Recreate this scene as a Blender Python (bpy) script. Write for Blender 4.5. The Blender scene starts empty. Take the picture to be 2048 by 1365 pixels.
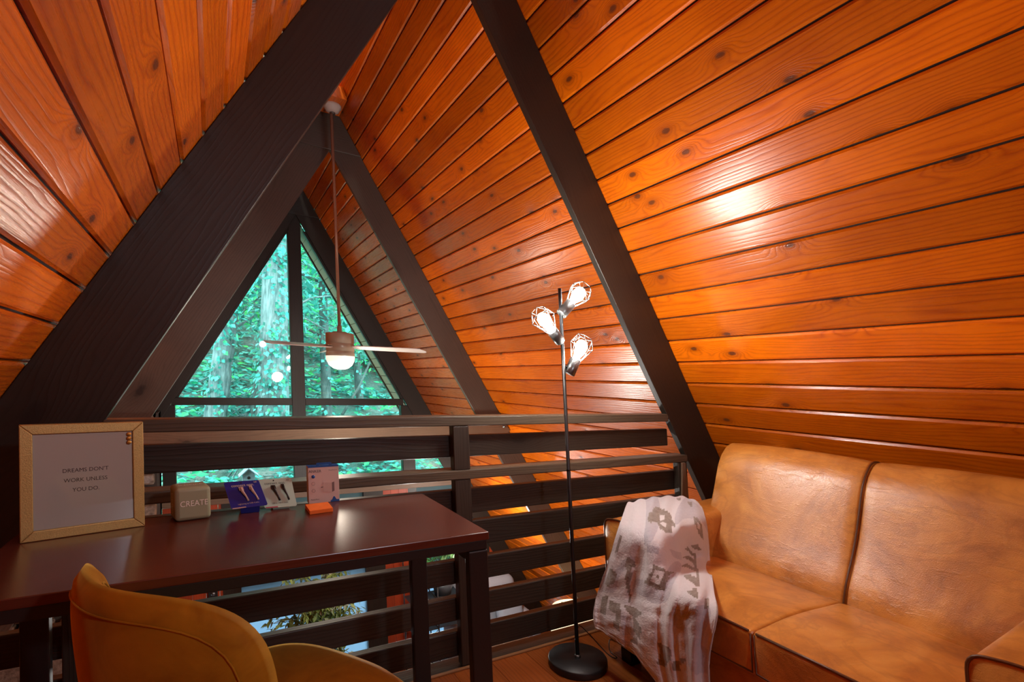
import bpy, bmesh, math, random
from mathutils import Vector, Matrix, noise
PI = math.pi
C = bpy.context.scene.collection
SC = bpy.context.scene

# ------------------------------------------------------------------ camera
# All meshes are sheared sideways to match the view: every upright leans 0.085 m per metre towards -x.
LEAN = -0.085
def rad(d): return d*PI/180
def make_camera():
    yaw, pitch, roll = rad(30.269), rad(4.551), rad(1.622)
    fw = Vector((math.sin(yaw)*math.cos(pitch), math.cos(yaw)*math.cos(pitch), math.sin(pitch)))
    r = Vector((math.cos(yaw), -math.sin(yaw), 0)); u = r.cross(fw)
    r2 = r*math.cos(roll)+u*math.sin(roll); u2 = -r*math.sin(roll)+u*math.cos(roll)
    cd = bpy.data.cameras.new('camera'); cam = bpy.data.objects.new('camera', cd); C.objects.link(cam)
    m = Matrix((r2, u2, -fw)).transposed().to_4x4(); m.translation = Vector((-1.009, -1.956, 1.170))
    cam.matrix_world = m
    cd.sensor_width = 36; cd.lens = 1018.942/2048*36; cd.clip_start = 0.05; cd.clip_end = 300
    SC.camera = cam
make_camera()

# ------------------------------------------------------------------ world, light, exposure
W = bpy.data.worlds.new('world'); SC.world = W; W.use_nodes = True
bg = W.node_tree.nodes['Background']; bg.inputs[0].default_value = (0.66, 0.90, 1.0, 1); bg.inputs[1].default_value = 8.5
SC.view_settings.view_transform = 'Standard'; SC.view_settings.look = 'None'
SC.view_settings.exposure = 0.0; SC.view_settings.gamma = 1; SC.view_settings.use_curve_mapping = False
SC.cycles.use_denoising = True
SC.cycles.max_bounces = 8; SC.cycles.diffuse_bounces = 4; SC.cycles.glossy_bounces = 4
SC.cycles.transmission_bounces = 6; SC.cycles.transparent_max_bounces = 24
SC.cycles.sample_clamp_indirect = 6; SC.cycles.caustics_reflective = False; SC.cycles.caustics_refractive = False
def light(name, kind, loc, power, col, size=None, sizey=None, target=None, radius=None, spread=None):
    d = bpy.data.lights.new(name, kind); d.energy = power; d.color = col
    if kind == 'AREA':
        d.shape = 'RECTANGLE'; d.size = size; d.size_y = sizey or size
        if spread: d.spread = spread
    elif radius is not None: d.shadow_soft_size = radius
    o = bpy.data.objects.new(name, d); C.objects.link(o); o.location = loc
    if target: o.rotation_euler = (Vector(target)-Vector(loc)).to_track_quat('-Z', 'Y').to_euler()
    return o
# unseen fill light added behind the camera to brighten the loft
light('loft_fill_light', 'POINT', (0.05, -3.2, 1.95), 54, (0.78, 0.90, 1.0), radius=0.07)
# daylight over the clearing outside
sun = light('sun', 'SUN', (3, 12, 9), 3.2, (1.0, 0.97, 0.8)); sun.data.angle = rad(6)
sun.rotation_euler = Vector((0.35, 0.75, -1.0)).to_track_quat('-Z', 'Y').to_euler()
# added fill lights without fixtures, brightening the great room below
light('great_room_fill_near', 'POINT', (0.5, 2.0, -0.25), 85, (1.0, 0.95, 0.88), radius=0.1)
light('great_room_fill_far', 'POINT', (1.9, 3.4, -0.6), 48, (1.0, 0.95, 0.88), radius=0.1)

# ------------------------------------------------------------------ materials
def nt(name):
    m = bpy.data.materials.new(name); m.use_nodes = True
    return m, m.node_tree, m.node_tree.nodes['Principled BSDF']
def nd(t, typ, **kw):
    n = t.nodes.new(typ)
    for k, v in kw.items(): setattr(n, k, v)
    return n
def ln(t, a, b): t.links.new(a, b)
def mth(t, op, a, b=None, c=None):
    n = nd(t, 'ShaderNodeMath', operation=op)
    for i, x in enumerate((a, b, c)):
        if x is None: continue
        if isinstance(x, (int, float)): n.inputs[i].default_value = x
        else: ln(t, x, n.inputs[i])
    return n.outputs[0]
def ramp(t, fac, stops):
    n = nd(t, 'ShaderNodeValToRGB'); e = n.color_ramp.elements
    while len(e) < len(stops): e.new(0.5)
    for k, (p, c) in enumerate(stops): e[k].position = p; e[k].color = (*c, 1)
    ln(t, fac, n.inputs[0]); return n.outputs[0]
def mix(t, fac, a, b, bt='MIX'):
    n = nd(t, 'ShaderNodeMix', data_type='RGBA', blend_type=bt)
    for s, x in ((n.inputs[0], fac), (n.inputs[6], a), (n.inputs[7], b)):
        if isinstance(x, (int, float)): s.default_value = x
        elif isinstance(x, tuple): s.default_value = (*x, 1)
        else: ln(t, x, s)
    return n.outputs[2]
def mrange(t, v, a, b, c=0.0, d=1.0):
    n = nd(t, 'ShaderNodeMapRange', clamp=True); ln(t, v, n.inputs[0])
    for i, x in enumerate((a, b, c, d)): n.inputs[i+1].default_value = x
    return n.outputs[0]
def noise_tex(t, vec, scale, detail=4, rough=0.5, dist=0.0):
    n = nd(t, 'ShaderNodeTexNoise'); n.inputs['Scale'].default_value = scale; n.inputs['Detail'].default_value = detail
    n.inputs['Roughness'].default_value = rough; n.inputs['Distortion'].default_value = dist
    if vec is not None: ln(t, vec, n.inputs['Vector'])
    return n.outputs[0]
def bump(t, bs, h, strength, dist=0.002):
    n = nd(t, 'ShaderNodeBump'); n.inputs['Strength'].default_value = strength; n.inputs['Distance'].default_value = dist
    ln(t, h, n.inputs['Height']); ln(t, n.outputs[0], bs.inputs['Normal'])
def comb(t, x, y, z=0.0):
    n = nd(t, 'ShaderNodeCombineXYZ')
    for i, v in enumerate((x, y, z)):
        if isinstance(v, (int, float)): n.inputs[i].default_value = v
        else: ln(t, v, n.inputs[i])
    return n.outputs[0]

def wood(name, light_c, dark_c, knot_c, rough=0.3, coat=0.0, grain=55.0, bs=0.25, knots=1.0, tone=0.35, spec=0.5, kscale=2.0):
    """planks: UV u = metres along the grain, v = plank number + metres across"""
    m, t, b = nt(name)
    uv = nd(t, 'ShaderNodeUVMap', uv_map='UVMap'); sp = nd(t, 'ShaderNodeSeparateXYZ'); ln(t, uv.outputs[0], sp.inputs[0])
    u, v = sp.outputs[0], sp.outputs[1]
    idx = mth(t, 'FLOOR', v); lv = mth(t, 'FRACT', v)
    wn = nd(t, 'ShaderNodeTexWhiteNoise', noise_dimensions='1D'); ln(t, idx, wn.inputs['W']); rnd = wn.outputs['Value']
    off = mth(t, 'MULTIPLY', idx, 3.37)
    P = comb(t, u, lv, off)
    n1 = noise_tex(t, comb(t, mth(t, 'MULTIPLY', u, 0.9), mth(t, 'MULTIPLY', lv, 7.0), off), 1.0, 3)
    vo = nd(t, 'ShaderNodeTexVoronoi', feature='F1', voronoi_dimensions='2D'); vo.inputs['Scale'].default_value = kscale; vo.inputs['Randomness'].default_value = 1.0
    ln(t, comb(t, mth(t, 'ADD', mth(t, 'MULTIPLY', u, 0.75), off), mth(t, 'ADD', mth(t, 'MULTIPLY', lv, 1.5), mth(t, 'MULTIPLY', off, 1.9)), 0.0), vo.inputs['Vector'])
    d = vo.outputs['Distance']
    swirl = mrange(t, d, 0.0, 0.26, 1.0, 0.0)
    sw = mth(t, 'MULTIPLY', mth(t, 'MULTIPLY', swirl, swirl), 5.0*knots)
    ph = mth(t, 'ADD', mth(t, 'ADD', mth(t, 'MULTIPLY', lv, grain), mth(t, 'MULTIPLY', n1, 9.0)), sw)
    wv = mth(t, 'FRACT', ph)
    line = mrange(t, mth(t, 'ABSOLUTE', mth(t, 'SUBTRACT', wv, 0.5)), 0.1, 0.5, 0.0, 1.0)
    fine = noise_tex(t, comb(t, mth(t, 'MULTIPLY', u, 6.0), mth(t, 'MULTIPLY', lv, 330.0), off), 1.0, 3, 0.6)
    blot = noise_tex(t, P, 3.2, 3, 0.55)
    g = mth(t, 'ADD', mth(t, 'MULTIPLY', mth(t, 'POWER', line, 2.0), 0.42), mth(t, 'MULTIPLY', fine, 0.38))
    g = mth(t, 'ADD', g, mth(t, 'MULTIPLY', mrange(t, blot, 0.35, 0.75), 0.35))
    col = mix(t, mrange(t, g, 0.1, 0.95), light_c, dark_c)
    tn = mrange(t, rnd, 0, 1, 1-tone, 1+tone*0.45)
    col = mix(t, 1.0, col, comb(t, tn, tn, tn), 'MULTIPLY')
    if knots > 0:
        kd = mth(t, 'ADD', d, mth(t, 'MULTIPLY', mth(t, 'SUBTRACT', noise_tex(t, P, 38, 2), 0.5), 0.03))
        kn = mrange(t, kd, 0.026, 0.046, 0.85, 0.0)
        halo = mrange(t, kd, 0.03, 0.13, 0.55, 0.0)
        col = mix(t, halo, col, tuple(x*0.5 for x in dark_c)); col = mix(t, kn, col, knot_c)
    ln(t, col, b.inputs['Base Color'])
    b.inputs['Roughness'].default_value = rough; b.inputs['Specular IOR Level'].default_value = spec
    if bs > 0: rr = mth(t, 'ADD', mth(t, 'MULTIPLY', fine, 0.16), rough-0.08); ln(t, rr, b.inputs['Roughness'])
    b.inputs['Coat Weight'].default_value = coat; b.inputs['Coat Roughness'].default_value = 0.12
    bump(t, b, mth(t, 'ADD', g, mth(t, 'MULTIPLY', blot, 1.2)), bs, 0.0012)
    return m

def plain(name, col, rough=0.5, metal=0.0, spec=0.5, coat=0.0, bn=0.0, bscale=60, var=0.0, emit=None, es=0.0, sheen=0.0):
    m, t, b = nt(name)
    tc = nd(t, 'ShaderNodeTexCoord'); n = noise_tex(t, tc.outputs['Object'], bscale, 3)
    if var > 0:
        ln(t, mix(t, mrange(t, n, 0.3, 0.7), tuple(c*(1-var) for c in col), tuple(min(1, c*(1+var)) for c in col)), b.inputs['Base Color'])
    else: b.inputs['Base Color'].default_value = (*col, 1)
    b.inputs['Roughness'].default_value = rough; b.inputs['Metallic'].default_value = metal
    b.inputs['Specular IOR Level'].default_value = spec; b.inputs['Coat Weight'].default_value = coat
    b.inputs['Sheen Weight'].default_value = sheen
    if bn > 0: bump(t, b, n, bn, 0.002)
    if emit: b.inputs['Emission Color'].default_value = (*emit, 1); b.inputs['Emission Strength'].default_value = es
    return m

M = {}
M['pine'] = wood('pine_boards', (0.84, 0.190, 0.002), (0.46, 0.068, 0.0015), (0.09, 0.026, 0.010), rough=0.285, coat=0.0, bs=0.55, spec=0.5, tone=0.42, kscale=2.5, knots=1.25)
M['pine_dark'] = plain('groove_shadow', (0.02, 0.006, 0.002), 0.8)
M['beam'] = wood('beam_stain', (0.022, 0.016, 0.0115), (0.011, 0.008, 0.006), (0.004, 0.003, 0.003), rough=0.44, bs=0.35, knots=0.8, tone=0.1, kscale=1.1)
M['rail'] = wood('rail_stain', (0.042, 0.031, 0.022), (0.017, 0.012, 0.009), (0.005, 0.004, 0.003), rough=0.46, bs=0.6, grain=70, knots=1.0, tone=0.25, kscale=1.3)
M['rail_pale'] = wood('rail_stain_pale', (0.115, 0.088, 0.058), (0.05, 0.037, 0.026), (0.01, 0.008, 0.006), rough=0.42, bs=0.5, grain=70, knots=0.8, tone=0.15, kscale=1.3)  # paler tone for the top and middle rails
M['floor'] = wood('laminate_floor', (0.46, 0.13, 0.026), (0.24, 0.058, 0.012), (0.08, 0.02, 0.006), rough=0.3, bs=0.15, knots=0.3, tone=0.35)
M['nosing'] = wood('nosing', (0.36, 0.19, 0.08), (0.22, 0.10, 0.035), (0.1, 0.04, 0.02), rough=0.4, bs=0.2, knots=0.0, tone=0.1)
M['desk'] = wood('cherry_laminate', (0.105, 0.025, 0.014), (0.070, 0.017, 0.010), (0.03, 0.006, 0.004), rough=0.27, bs=0.0, knots=0.0, tone=0.05, grain=30, spec=0.6)
M['black'] = plain('black_metal', (0.010, 0.010, 0.011), 0.42, bn=0.08, bscale=250)
M['blackgloss'] = plain('black_gloss_metal', (0.012, 0.012, 0.013), 0.22, metal=0.6)
M['steel'] = plain('grey_steel', (0.16, 0.17, 0.17), 0.28, metal=0.9)
M['panel'] = wood('red_panelling', (0.42, 0.060, 0.014), (0.25, 0.03, 0.008), (0.05, 0.01, 0.005), rough=0.45, bs=0.3, knots=0.5, tone=0.2)
M['tan'] = wood('header_board', (0.20, 0.13, 0.08), (0.11, 0.07, 0.045), (0.03, 0.02, 0.01), rough=0.5, bs=0.3, knots=0.5, tone=0.1)

def glass_mat(name, tint, gloss=0.05, rough=0.02):
    m = bpy.data.materials.new(name); m.use_nodes = True; t = m.node_tree; t.nodes.clear()
    o = nd(t, 'ShaderNodeOutputMaterial'); tr = nd(t, 'ShaderNodeBsdfTransparent'); gl = nd(t, 'ShaderNodeBsdfGlossy')
    tr.inputs[0].default_value = (*tint, 1); gl.inputs['Roughness'].default_value = rough
    fr = nd(t, 'ShaderNodeFresnel'); fr.inputs[0].default_value = 1.5
    f = mth(t, 'MINIMUM', mth(t, 'MULTIPLY', fr.outputs[0], gloss*20), 1.0)
    mx = nd(t, 'ShaderNodeMixShader'); ln(t, f, mx.inputs[0]); ln(t, tr.outputs[0], mx.inputs[1]); ln(t, gl.outputs[0], mx.inputs[2])
    ln(t, mx.outputs[0], o.inputs[0]); return m
M['glass'] = glass_mat('window_glass', (0.86, 0.98, 0.95))
M['bulbglass'] = glass_mat('bulb_glass', (0.98, 0.97, 0.93), 0.1, 0.01)

def leather(name):
    m, t, b = nt(name); tc = nd(t, 'ShaderNodeTexCoord'); P = tc.outputs['Object']
    n1 = noise_tex(t, P, 4.5, 6, 0.62, 0.6); n2 = noise_tex(t, P, 2.1, 3, 0.5, 1.4)
    mp = nd(t, 'ShaderNodeMapping'); mp.inputs['Scale'].default_value = (2.0, 1.4, 2.6); mp.inputs['Rotation'].default_value = (0.5, 0.3, 0.2); ln(t, P, mp.inputs[0])
    n3 = noise_tex(t, mp.outputs[0], 1.7, 4, 0.6, 2.2)
    vein = mrange(t, mth(t, 'ABSOLUTE', mth(t, 'SUBTRACT', n3, 0.5)), 0.0, 0.055, 1.0, 0.0)
    col = ramp(t, n1, [(0.30, (0.36, 0.125, 0.018)), (0.5, (0.56, 0.225, 0.036)), (0.68, (0.68, 0.31, 0.065))])
    col = mix(t, mth(t, 'MULTIPLY', vein, 0.24), col, (0.17, 0.040, 0.006)); col = mix(t, mrange(t, n2, 0.55, 0.8, 0, 0.5), col, (0.26, 0.075, 0.010))
    ln(t, col, b.inputs['Base Color']); b.inputs['Roughness'].default_value = 0.36; b.inputs['Specular IOR Level'].default_value = 0.95
    w = nd(t, 'ShaderNodeTexVoronoi', feature='DISTANCE_TO_EDGE'); w.inputs['Scale'].default_value = 170; ln(t, P, w.inputs['Vector'])
    cr = nd(t, 'ShaderNodeMapping'); cr.inputs['Scale'].default_value = (14, 9, 46); ln(t, P, cr.inputs[0])
    n4 = noise_tex(t, cr.outputs[0], 1.0, 5, 0.65, 2.0); creases = mrange(t, n4, 0.56, 0.72, 0.0, 1.0)
    h = mth(t, 'ADD', mth(t, 'MULTIPLY', mrange(t, w.outputs['Distance'], 0, 0.25), 0.12), mth(t, 'MULTIPLY', creases, 0.45))
    h = mth(t, 'ADD', h, mth(t, 'MULTIPLY', n1, 1.6))
    bump(t, b, h, 0.45, 0.003); return m
M['leather'] = leather('caramel_leather')
M['piping'] = plain('dark_piping', (0.10, 0.035, 0.010), 0.4)
def velvet(name):
    m, t, b = nt(name); tc = nd(t, 'ShaderNodeTexCoord'); P = tc.outputs['Object']
    n1 = noise_tex(t, P, 7, 4, 0.6, 1.5)
    ln(t, ramp(t, n1, [(0.3, (0.24, 0.105, 0.004)), (0.7, (0.40, 0.20, 0.010))]), b.inputs['Base Color'])
    b.inputs['Roughness'].default_value = 0.75; b.inputs['Sheen Weight'].default_value = 0.7; b.inputs['Sheen Roughness'].default_value = 0.35
    b.inputs['Sheen Tint'].default_value = (1.0, 0.62, 0.12, 1); b.inputs['Specular IOR Level'].default_value = 0.2
    bump(t, b, noise_tex(t, P, 500, 2), 0.12, 0.001); return m
M['velvet'] = velvet('mustard_velvet')
def leafy(name, stops, rough=0.45, trans=0.35):
    m, t, b = nt(name); g = nd(t, 'ShaderNodeNewGeometry')
    col = ramp(t, g.outputs['Random Per Island'], stops); ln(t, col, b.inputs['Base Color'])
    b.inputs['Roughness'].default_value = rough; b.inputs['Specular IOR Level'].default_value = 0.5
    tl = nd(t, 'ShaderNodeBsdfTranslucent'); ln(t, col, tl.inputs[0]); mx = nd(t, 'ShaderNodeMixShader'); mx.inputs[0].default_value = trans
    ln(t, b.outputs[0], mx.inputs[1]); ln(t, tl.outputs[0], mx.inputs[2])
    ln(t, mx.outputs[0], t.nodes['Material Output'].inputs[0]); return m
M['leaf_teal'] = leafy('teal_leaves', [(0.0, (0.005, 0.10, 0.08)), (0.35, (0.016, 0.24, 0.19)), (0.65, (0.05, 0.40, 0.33)), (0.92, (0.15, 0.48, 0.42)), (1.0, (0.02, 0.42, 0.10))])
M['leaf_green'] = leafy('green_leaves', [(0.0, (0.01, 0.17, 0.09)), (0.5, (0.02, 0.38, 0.17)), (0.8, (0.06, 0.55, 0.10)), (1.0, (0.10, 0.5, 0.36))])
M['leaf_olive'] = leafy('ficus_leaves', [(0.0, (0.09, 0.14, 0.035)), (0.5, (0.20, 0.29, 0.07)), (0.82, (0.30, 0.40, 0.13)), (1.0, (0.65, 0.70, 0.6))], 0.3, 0.2)
def bark(name, c1, c2):
    m, t, b = nt(name); tc = nd(t, 'ShaderNodeTexCoord'); mp = nd(t, 'ShaderNodeMapping'); mp.inputs['Scale'].default_value = (9, 9, 1.6); ln(t, tc.outputs['Object'], mp.inputs[0])
    n = noise_tex(t, mp.outputs[0], 2.0, 6, 0.7); ln(t, ramp(t, n, [(0.35, c1), (0.65, c2)]), b.inputs['Base Color'])
    b.inputs['Roughness'].default_value = 0.9; bump(t, b, n, 1.0, 0.04); return m
M['bark'] = bark('tree_bark', (0.07, 0.11, 0.11), (0.27, 0.33, 0.32))
M['bark_dark'] = bark('dark_bark', (0.03, 0.05, 0.045), (0.12, 0.15, 0.14))
def ground_mat():
    m, t, b = nt('hillside'); tc = nd(t, 'ShaderNodeTexCoord'); P = tc.outputs['Object']
    n = noise_tex(t, P, 1.6, 6, 0.7); n2 = noise_tex(t, P, 14, 5, 0.7)
    c = ramp(t, n, [(0.38, (0.03, 0.22, 0.14)), (0.5, (0.16, 0.24, 0.20)), (0.6, (0.30, 0.27, 0.25))])
    ln(t, mix(t, mrange(t, n2, 0.35, 0.65), c, (0.08, 0.13, 0.11)), b.inputs['Base Color']); b.inputs['Roughness'].default_value = 0.95
    bump(t, b, n2, 1.0, 0.1); return m
M['hill'] = ground_mat()
def stone_mat():
    m, t, b = nt('fireplace_stone'); g = nd(t, 'ShaderNodeNewGeometry'); tc = nd(t, 'ShaderNodeTexCoord')
    n = noise_tex(t, tc.outputs['Object'], 22, 5, 0.7)
    c = ramp(t, g.outputs['Random Per Island'], [(0.0, (0.20, 0.10, 0.05)), (0.4, (0.30, 0.19, 0.12)), (0.7, (0.33, 0.28, 0.24)), (1.0, (0.42, 0.42, 0.42))])
    ln(t, mix(t, mrange(t, n, 0.3, 0.7), c, (0.07, 0.045, 0.03)), b.inputs['Base Color']); b.inputs['Roughness'].default_value = 0.6; bump(t, b, n, 0.8, 0.01); return m
M['stone'] = stone_mat()
M['beam_brown'] = wood('beam_stain_brown', (0.095, 0.074, 0.058), (0.055, 0.042, 0.034), (0.01, 0.008, 0.007), rough=0.42, bs=0.3, knots=0.8, tone=0.1, kscale=1.1)  # paler brown, middle rafter frame only
M['frost'] = plain('frosted_blue_glass', (0.10, 0.155, 0.21), 0.35)
M['frost'].node_tree.nodes['Principled BSDF'].inputs['Transmission Weight'].default_value = 0.75
M['frost'].node_tree.nodes['Principled BSDF'].inputs['Roughness'].default_value = 0.6

# ------------------------------------------------------------------ mesh helpers
def shear(v): return Vector((v[0]+LEAN*v[2], v[1], v[2]))
class MB:
    """collects geometry in upright cabin coordinates; build() links ONE mesh object (sheared sideways by LEAN)"""
    def __init__(s): s.v = []; s.f = []; s.uv = []; s.mi = []; s.col = None; s.sm = []; s.cur = 0; s.smooth = False; s.n = 0
    def face(s, idx, uvs=None):
        s.f.append(tuple(idx)); s.uv.append(uvs); s.mi.append(s.cur); s.sm.append(s.smooth)
    def add(s, vs): b = len(s.v); s.v += [Vector(x) for x in vs]; return b
    def prism(s, poly, ext, gdir=None, idx=None):
        """poly: 3-D outline (planar), extruded by vector ext; UV along gdir (grain)"""
        poly = [Vector(p) for p in poly]; ext = Vector(ext); n = len(poly); b = s.add(poly+[p+ext for p in poly])
        if idx is None: idx = s.n; s.n += 1
        g = Vector(gdir).normalized() if gdir is not None else ext.normalized()
        quads = [[b+i, b+(i+1) % n, b+n+(i+1) % n, b+n+i] for i in range(n)]
        nrm = Vector((0, 0, 0))
        for i in range(n): nrm += poly[i].cross(poly[(i+1) % n])
        flip = nrm.dot(ext) > 0
        caps = [[b+i for i in range(n)][::-1], [b+n+i for i in range(n)]]
        for q in quads+caps:
            if not flip: q = q[::-1]
            pts = [s.v[i] for i in q]
            nn = (pts[1]-pts[0]).cross(pts[2]-pts[0])
            if nn.length < 1e-12: nn = Vector((0, 0, 1))
            w = nn.cross(g)
            if w.length < 1e-6: w = g.orthogonal()
            w.normalize(); base = min(p.dot(w) for p in pts)
            s.face(q, [(p.dot(g)+idx*1.731, idx+0.02+min(0.95, p.dot(w)-base)) for p in pts])
    def box(s, a, b, g=None, idx=None):
        x0, y0, z0 = a; x1, y1, z1 = b
        d = (x1-x0, y1-y0, z1-z0)
        if g is None: k = max(range(3), key=lambda i: abs(d[i])); g = tuple(1 if i == k else 0 for i in range(3))
        s.prism([(x0, y0, z0), (x1, y0, z0), (x1, y1, z0), (x0, y1, z0)], (0, 0, z1-z0), g, idx)
    def obox(s, c, ax, ay, az, hx, hy, hz, g=None):
        c = Vector(c); ax, ay, az = Vector(ax)*hx, Vector(ay)*hy, Vector(az)*hz
        s.prism([c-ax-ay-az, c+ax-ay-az, c+ax+ay-az, c-ax+ay-az], az*2, g or ax)
    def tube(s, pts, r, seg=10, caps=True):
        pts = [Vector(p) for p in pts]; n = len(pts); rs = r if isinstance(r, (list, tuple)) else [r]*n; rings = []
        prev = None
        for i, p in enumerate(pts):
            t = (pts[min(i+1, n-1)]-pts[max(i-1, 0)]).normalized()
            if prev is None: x = t.orthogonal().normalized()
            else:
                x = prev-t*prev.dot(t)
                x = x.normalized() if x.length > 1e-6 else t.orthogonal().normalized()
            prev = x; y = t.cross(x)
            rings.append(s.add([p+(x*math.cos(a)+y*math.sin(a))*rs[i] for a in [2*PI*k/seg for k in range(seg)]]))
        sm = s.smooth; s.smooth = True
        for i in range(n-1):
            for k in range(seg):
                a, b = rings[i]+k, rings[i]+(k+1) % seg; c, d = rings[i+1]+(k+1) % seg, rings[i+1]+k
                s.face((a, b, c, d))
        s.smooth = False
        if caps: s.face([rings[0]+k for k in range(seg)][::-1]); s.face([rings[-1]+k for k in range(seg)])
        s.smooth = sm
    def lathe(s, prof, c, axis=(0, 0, 1), seg=32):
        """prof: (radius, height) pairs along axis from point c"""
        c = Vector(c); z = Vector(axis).normalized(); x = z.orthogonal().normalized(); y = z.cross(x); rings = []
        for r, h in prof:
            if r < 1e-6: rings.append((s.add([c+z*h]), 1))
            else: rings.append((s.add([c+z*h+(x*math.cos(a)+y*math.sin(a))*r for a in [2*PI*k/seg for k in range(seg)]]), seg))
        sm = s.smooth; s.smooth = True
        for (a, na), (b, nb) in zip(rings, rings[1:]):
            for k in range(seg):
                k2 = (k+1) % seg
                if na == 1 and nb == 1: continue
                if na == 1: s.face((a, b+k2, b+k))
                elif nb == 1: s.face((a+k, a+k2, b))
                else: s.face((a+k, a+k2, b+k2, b+k))
        s.smooth = sm
    def grid(s, fn, nu, nv, closed_u=False):
        b = s.add([fn(i/(nu-1 if not closed_u else nu), j/(nv-1)) for j in range(nv) for i in range(nu)])
        sm = s.smooth; s.smooth = True
        for j in range(nv-1):
            for i in range(nu if closed_u else nu-1):
                i2 = (i+1) % nu
                s.face((b+j*nu+i, b+j*nu+i2, b+(j+1)*nu+i2, b+(j+1)*nu+i), [(i/nu, j/nv), ((i+1)/nu, j/nv), ((i+1)/nu, (j+1)/nv), (i/nu, (j+1)/nv)])
        s.smooth = sm; return b
    def leaf(s, p, d, up, L, Wd):
        p, d = Vector(p), Vector(d).normalized(); sd = d.cross(Vector(up))
        if sd.length < 1e-4: sd = d.orthogonal()
        sd.normalize(); nn = sd.cross(d)
        b = s.add([p, p+d*L*0.45+sd*Wd*0.5+nn*L*0.06, p+d*L, p+d*L*0.45-sd*Wd*0.5+nn*L*0.06])
        s.face((b, b+1, b+2)); s.face((b, b+2, b+3))
    def build(s, name, mat, parent=None, origin=None, bevel=0.0, seg=2, subsurf=0, auto=False, kind=None, solid=0.0, sheared=True):
        O = Vector(origin) if origin is not None else (parent['_o'] if parent is not None and '_o' in parent else None)
        if O is None:
            xs = [v[0] for v in s.v]; ys = [v[1] for v in s.v]; zs = [v[2] for v in s.v]
            O = Vector(((min(xs)+max(xs))/2, (min(ys)+max(ys))/2, min(zs)))
        O = Vector(O); me = bpy.data.meshes.new(name)
        sh = shear if sheared else (lambda v: Vector(v))
        me.from_pydata([sh(v-O) for v in s.v], [], s.f)
        uvl = me.uv_layers.new(name='UVMap'); k = 0
        for p, uvs in zip(me.polygons, s.uv):
            for li in range(p.loop_total):
                if uvs: uvl.data[p.loop_start+li].uv = uvs[li]
        mats = mat if isinstance(mat, (list, tuple)) else [mat]
        for m_ in mats: me.materials.append(M[m_] if isinstance(m_, str) else m_)
        for p, mi, sm in zip(me.polygons, s.mi, s.sm): p.material_index = mi; p.use_smooth = sm or auto
        if s.col:
            ca = me.color_attributes.new(name='dye', type='FLOAT_COLOR', domain='POINT')
            for i, c in enumerate(s.col): ca.data[i].color = (*c, 1)
        me.validate(); me.update()
        o = bpy.data.objects.new(name, me); C.objects.link(o)
        if bevel > 0:
            b = o.modifiers.new('bevel', 'BEVEL'); b.width = bevel; b.segments = seg; b.limit_method = 'ANGLE'; b.angle_limit = rad(35); b.harden_normals = False
            for p in me.polygons: p.use_smooth = auto
            if auto:
                try: me.set_sharp_from_angle(angle=rad(50))
                except Exception: pass
        if subsurf: q = o.modifiers.new('subdivision', 'SUBSURF'); q.levels = subsurf; q.render_levels = subsurf
        if solid: q = o.modifiers.new('solidify', 'SOLIDIFY'); q.thickness = solid; q.offset = 0
        if parent is not None:
            o.parent = parent
            if '_o' in parent: o.location = sh(O-Vector(parent['_o']))
        else: o.location = shear(O)
        if kind: o['kind'] = kind
        return o
ORG = {}
def empty(name, loc, label, cat, group=None):
    o = bpy.data.objects.new(name, None); C.objects.link(o); o.empty_display_size = 0.05
    o.location = shear(Vector(loc)); o['_o'] = tuple(loc); o['label'] = label; o['category'] = cat
    ORG[o.name] = Vector(loc)
    if group: o['group'] = group
    return o
def tag(o, label, cat, group=None, kind=None):
    o['label'] = label; o['category'] = cat
    if group: o['group'] = group
    if kind: o['kind'] = kind
    return o
def sub(par_obj, mb, name, mat, root, **kw):
    """a sub-part: parented to a part whose own origin is the root's origin"""
    o = mb.build(name, mat, None, origin=root['_o'], **kw); o.location = (0, 0, 0); o.parent = par_obj; return o
def text_into(mb, s, size, fn, thick=0.0):
    """lay a line of text (default font) flat through fn(x, y, depth) -> point; returns width"""
    cu = bpy.data.curves.new('t', 'FONT'); cu.body = s; cu.size = size; cu.resolution_u = 3; cu.align_x = 'CENTER'
    if thick: cu.extrude = thick
    ob = bpy.data.objects.new('t', cu); C.objects.link(ob); dg = bpy.context.evaluated_depsgraph_get(); dg.update()
    me = bpy.data.meshes.new_from_object(ob.evaluated_get(dg)); b = mb.add([fn(v.co.x, v.co.y, v.co.z) for v in me.vertices])
    for p in me.polygons: mb.face([b+i for i in p.vertices])
    bpy.data.objects.remove(ob); bpy.data.meshes.remove(me); bpy.data.curves.remove(cu)

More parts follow.
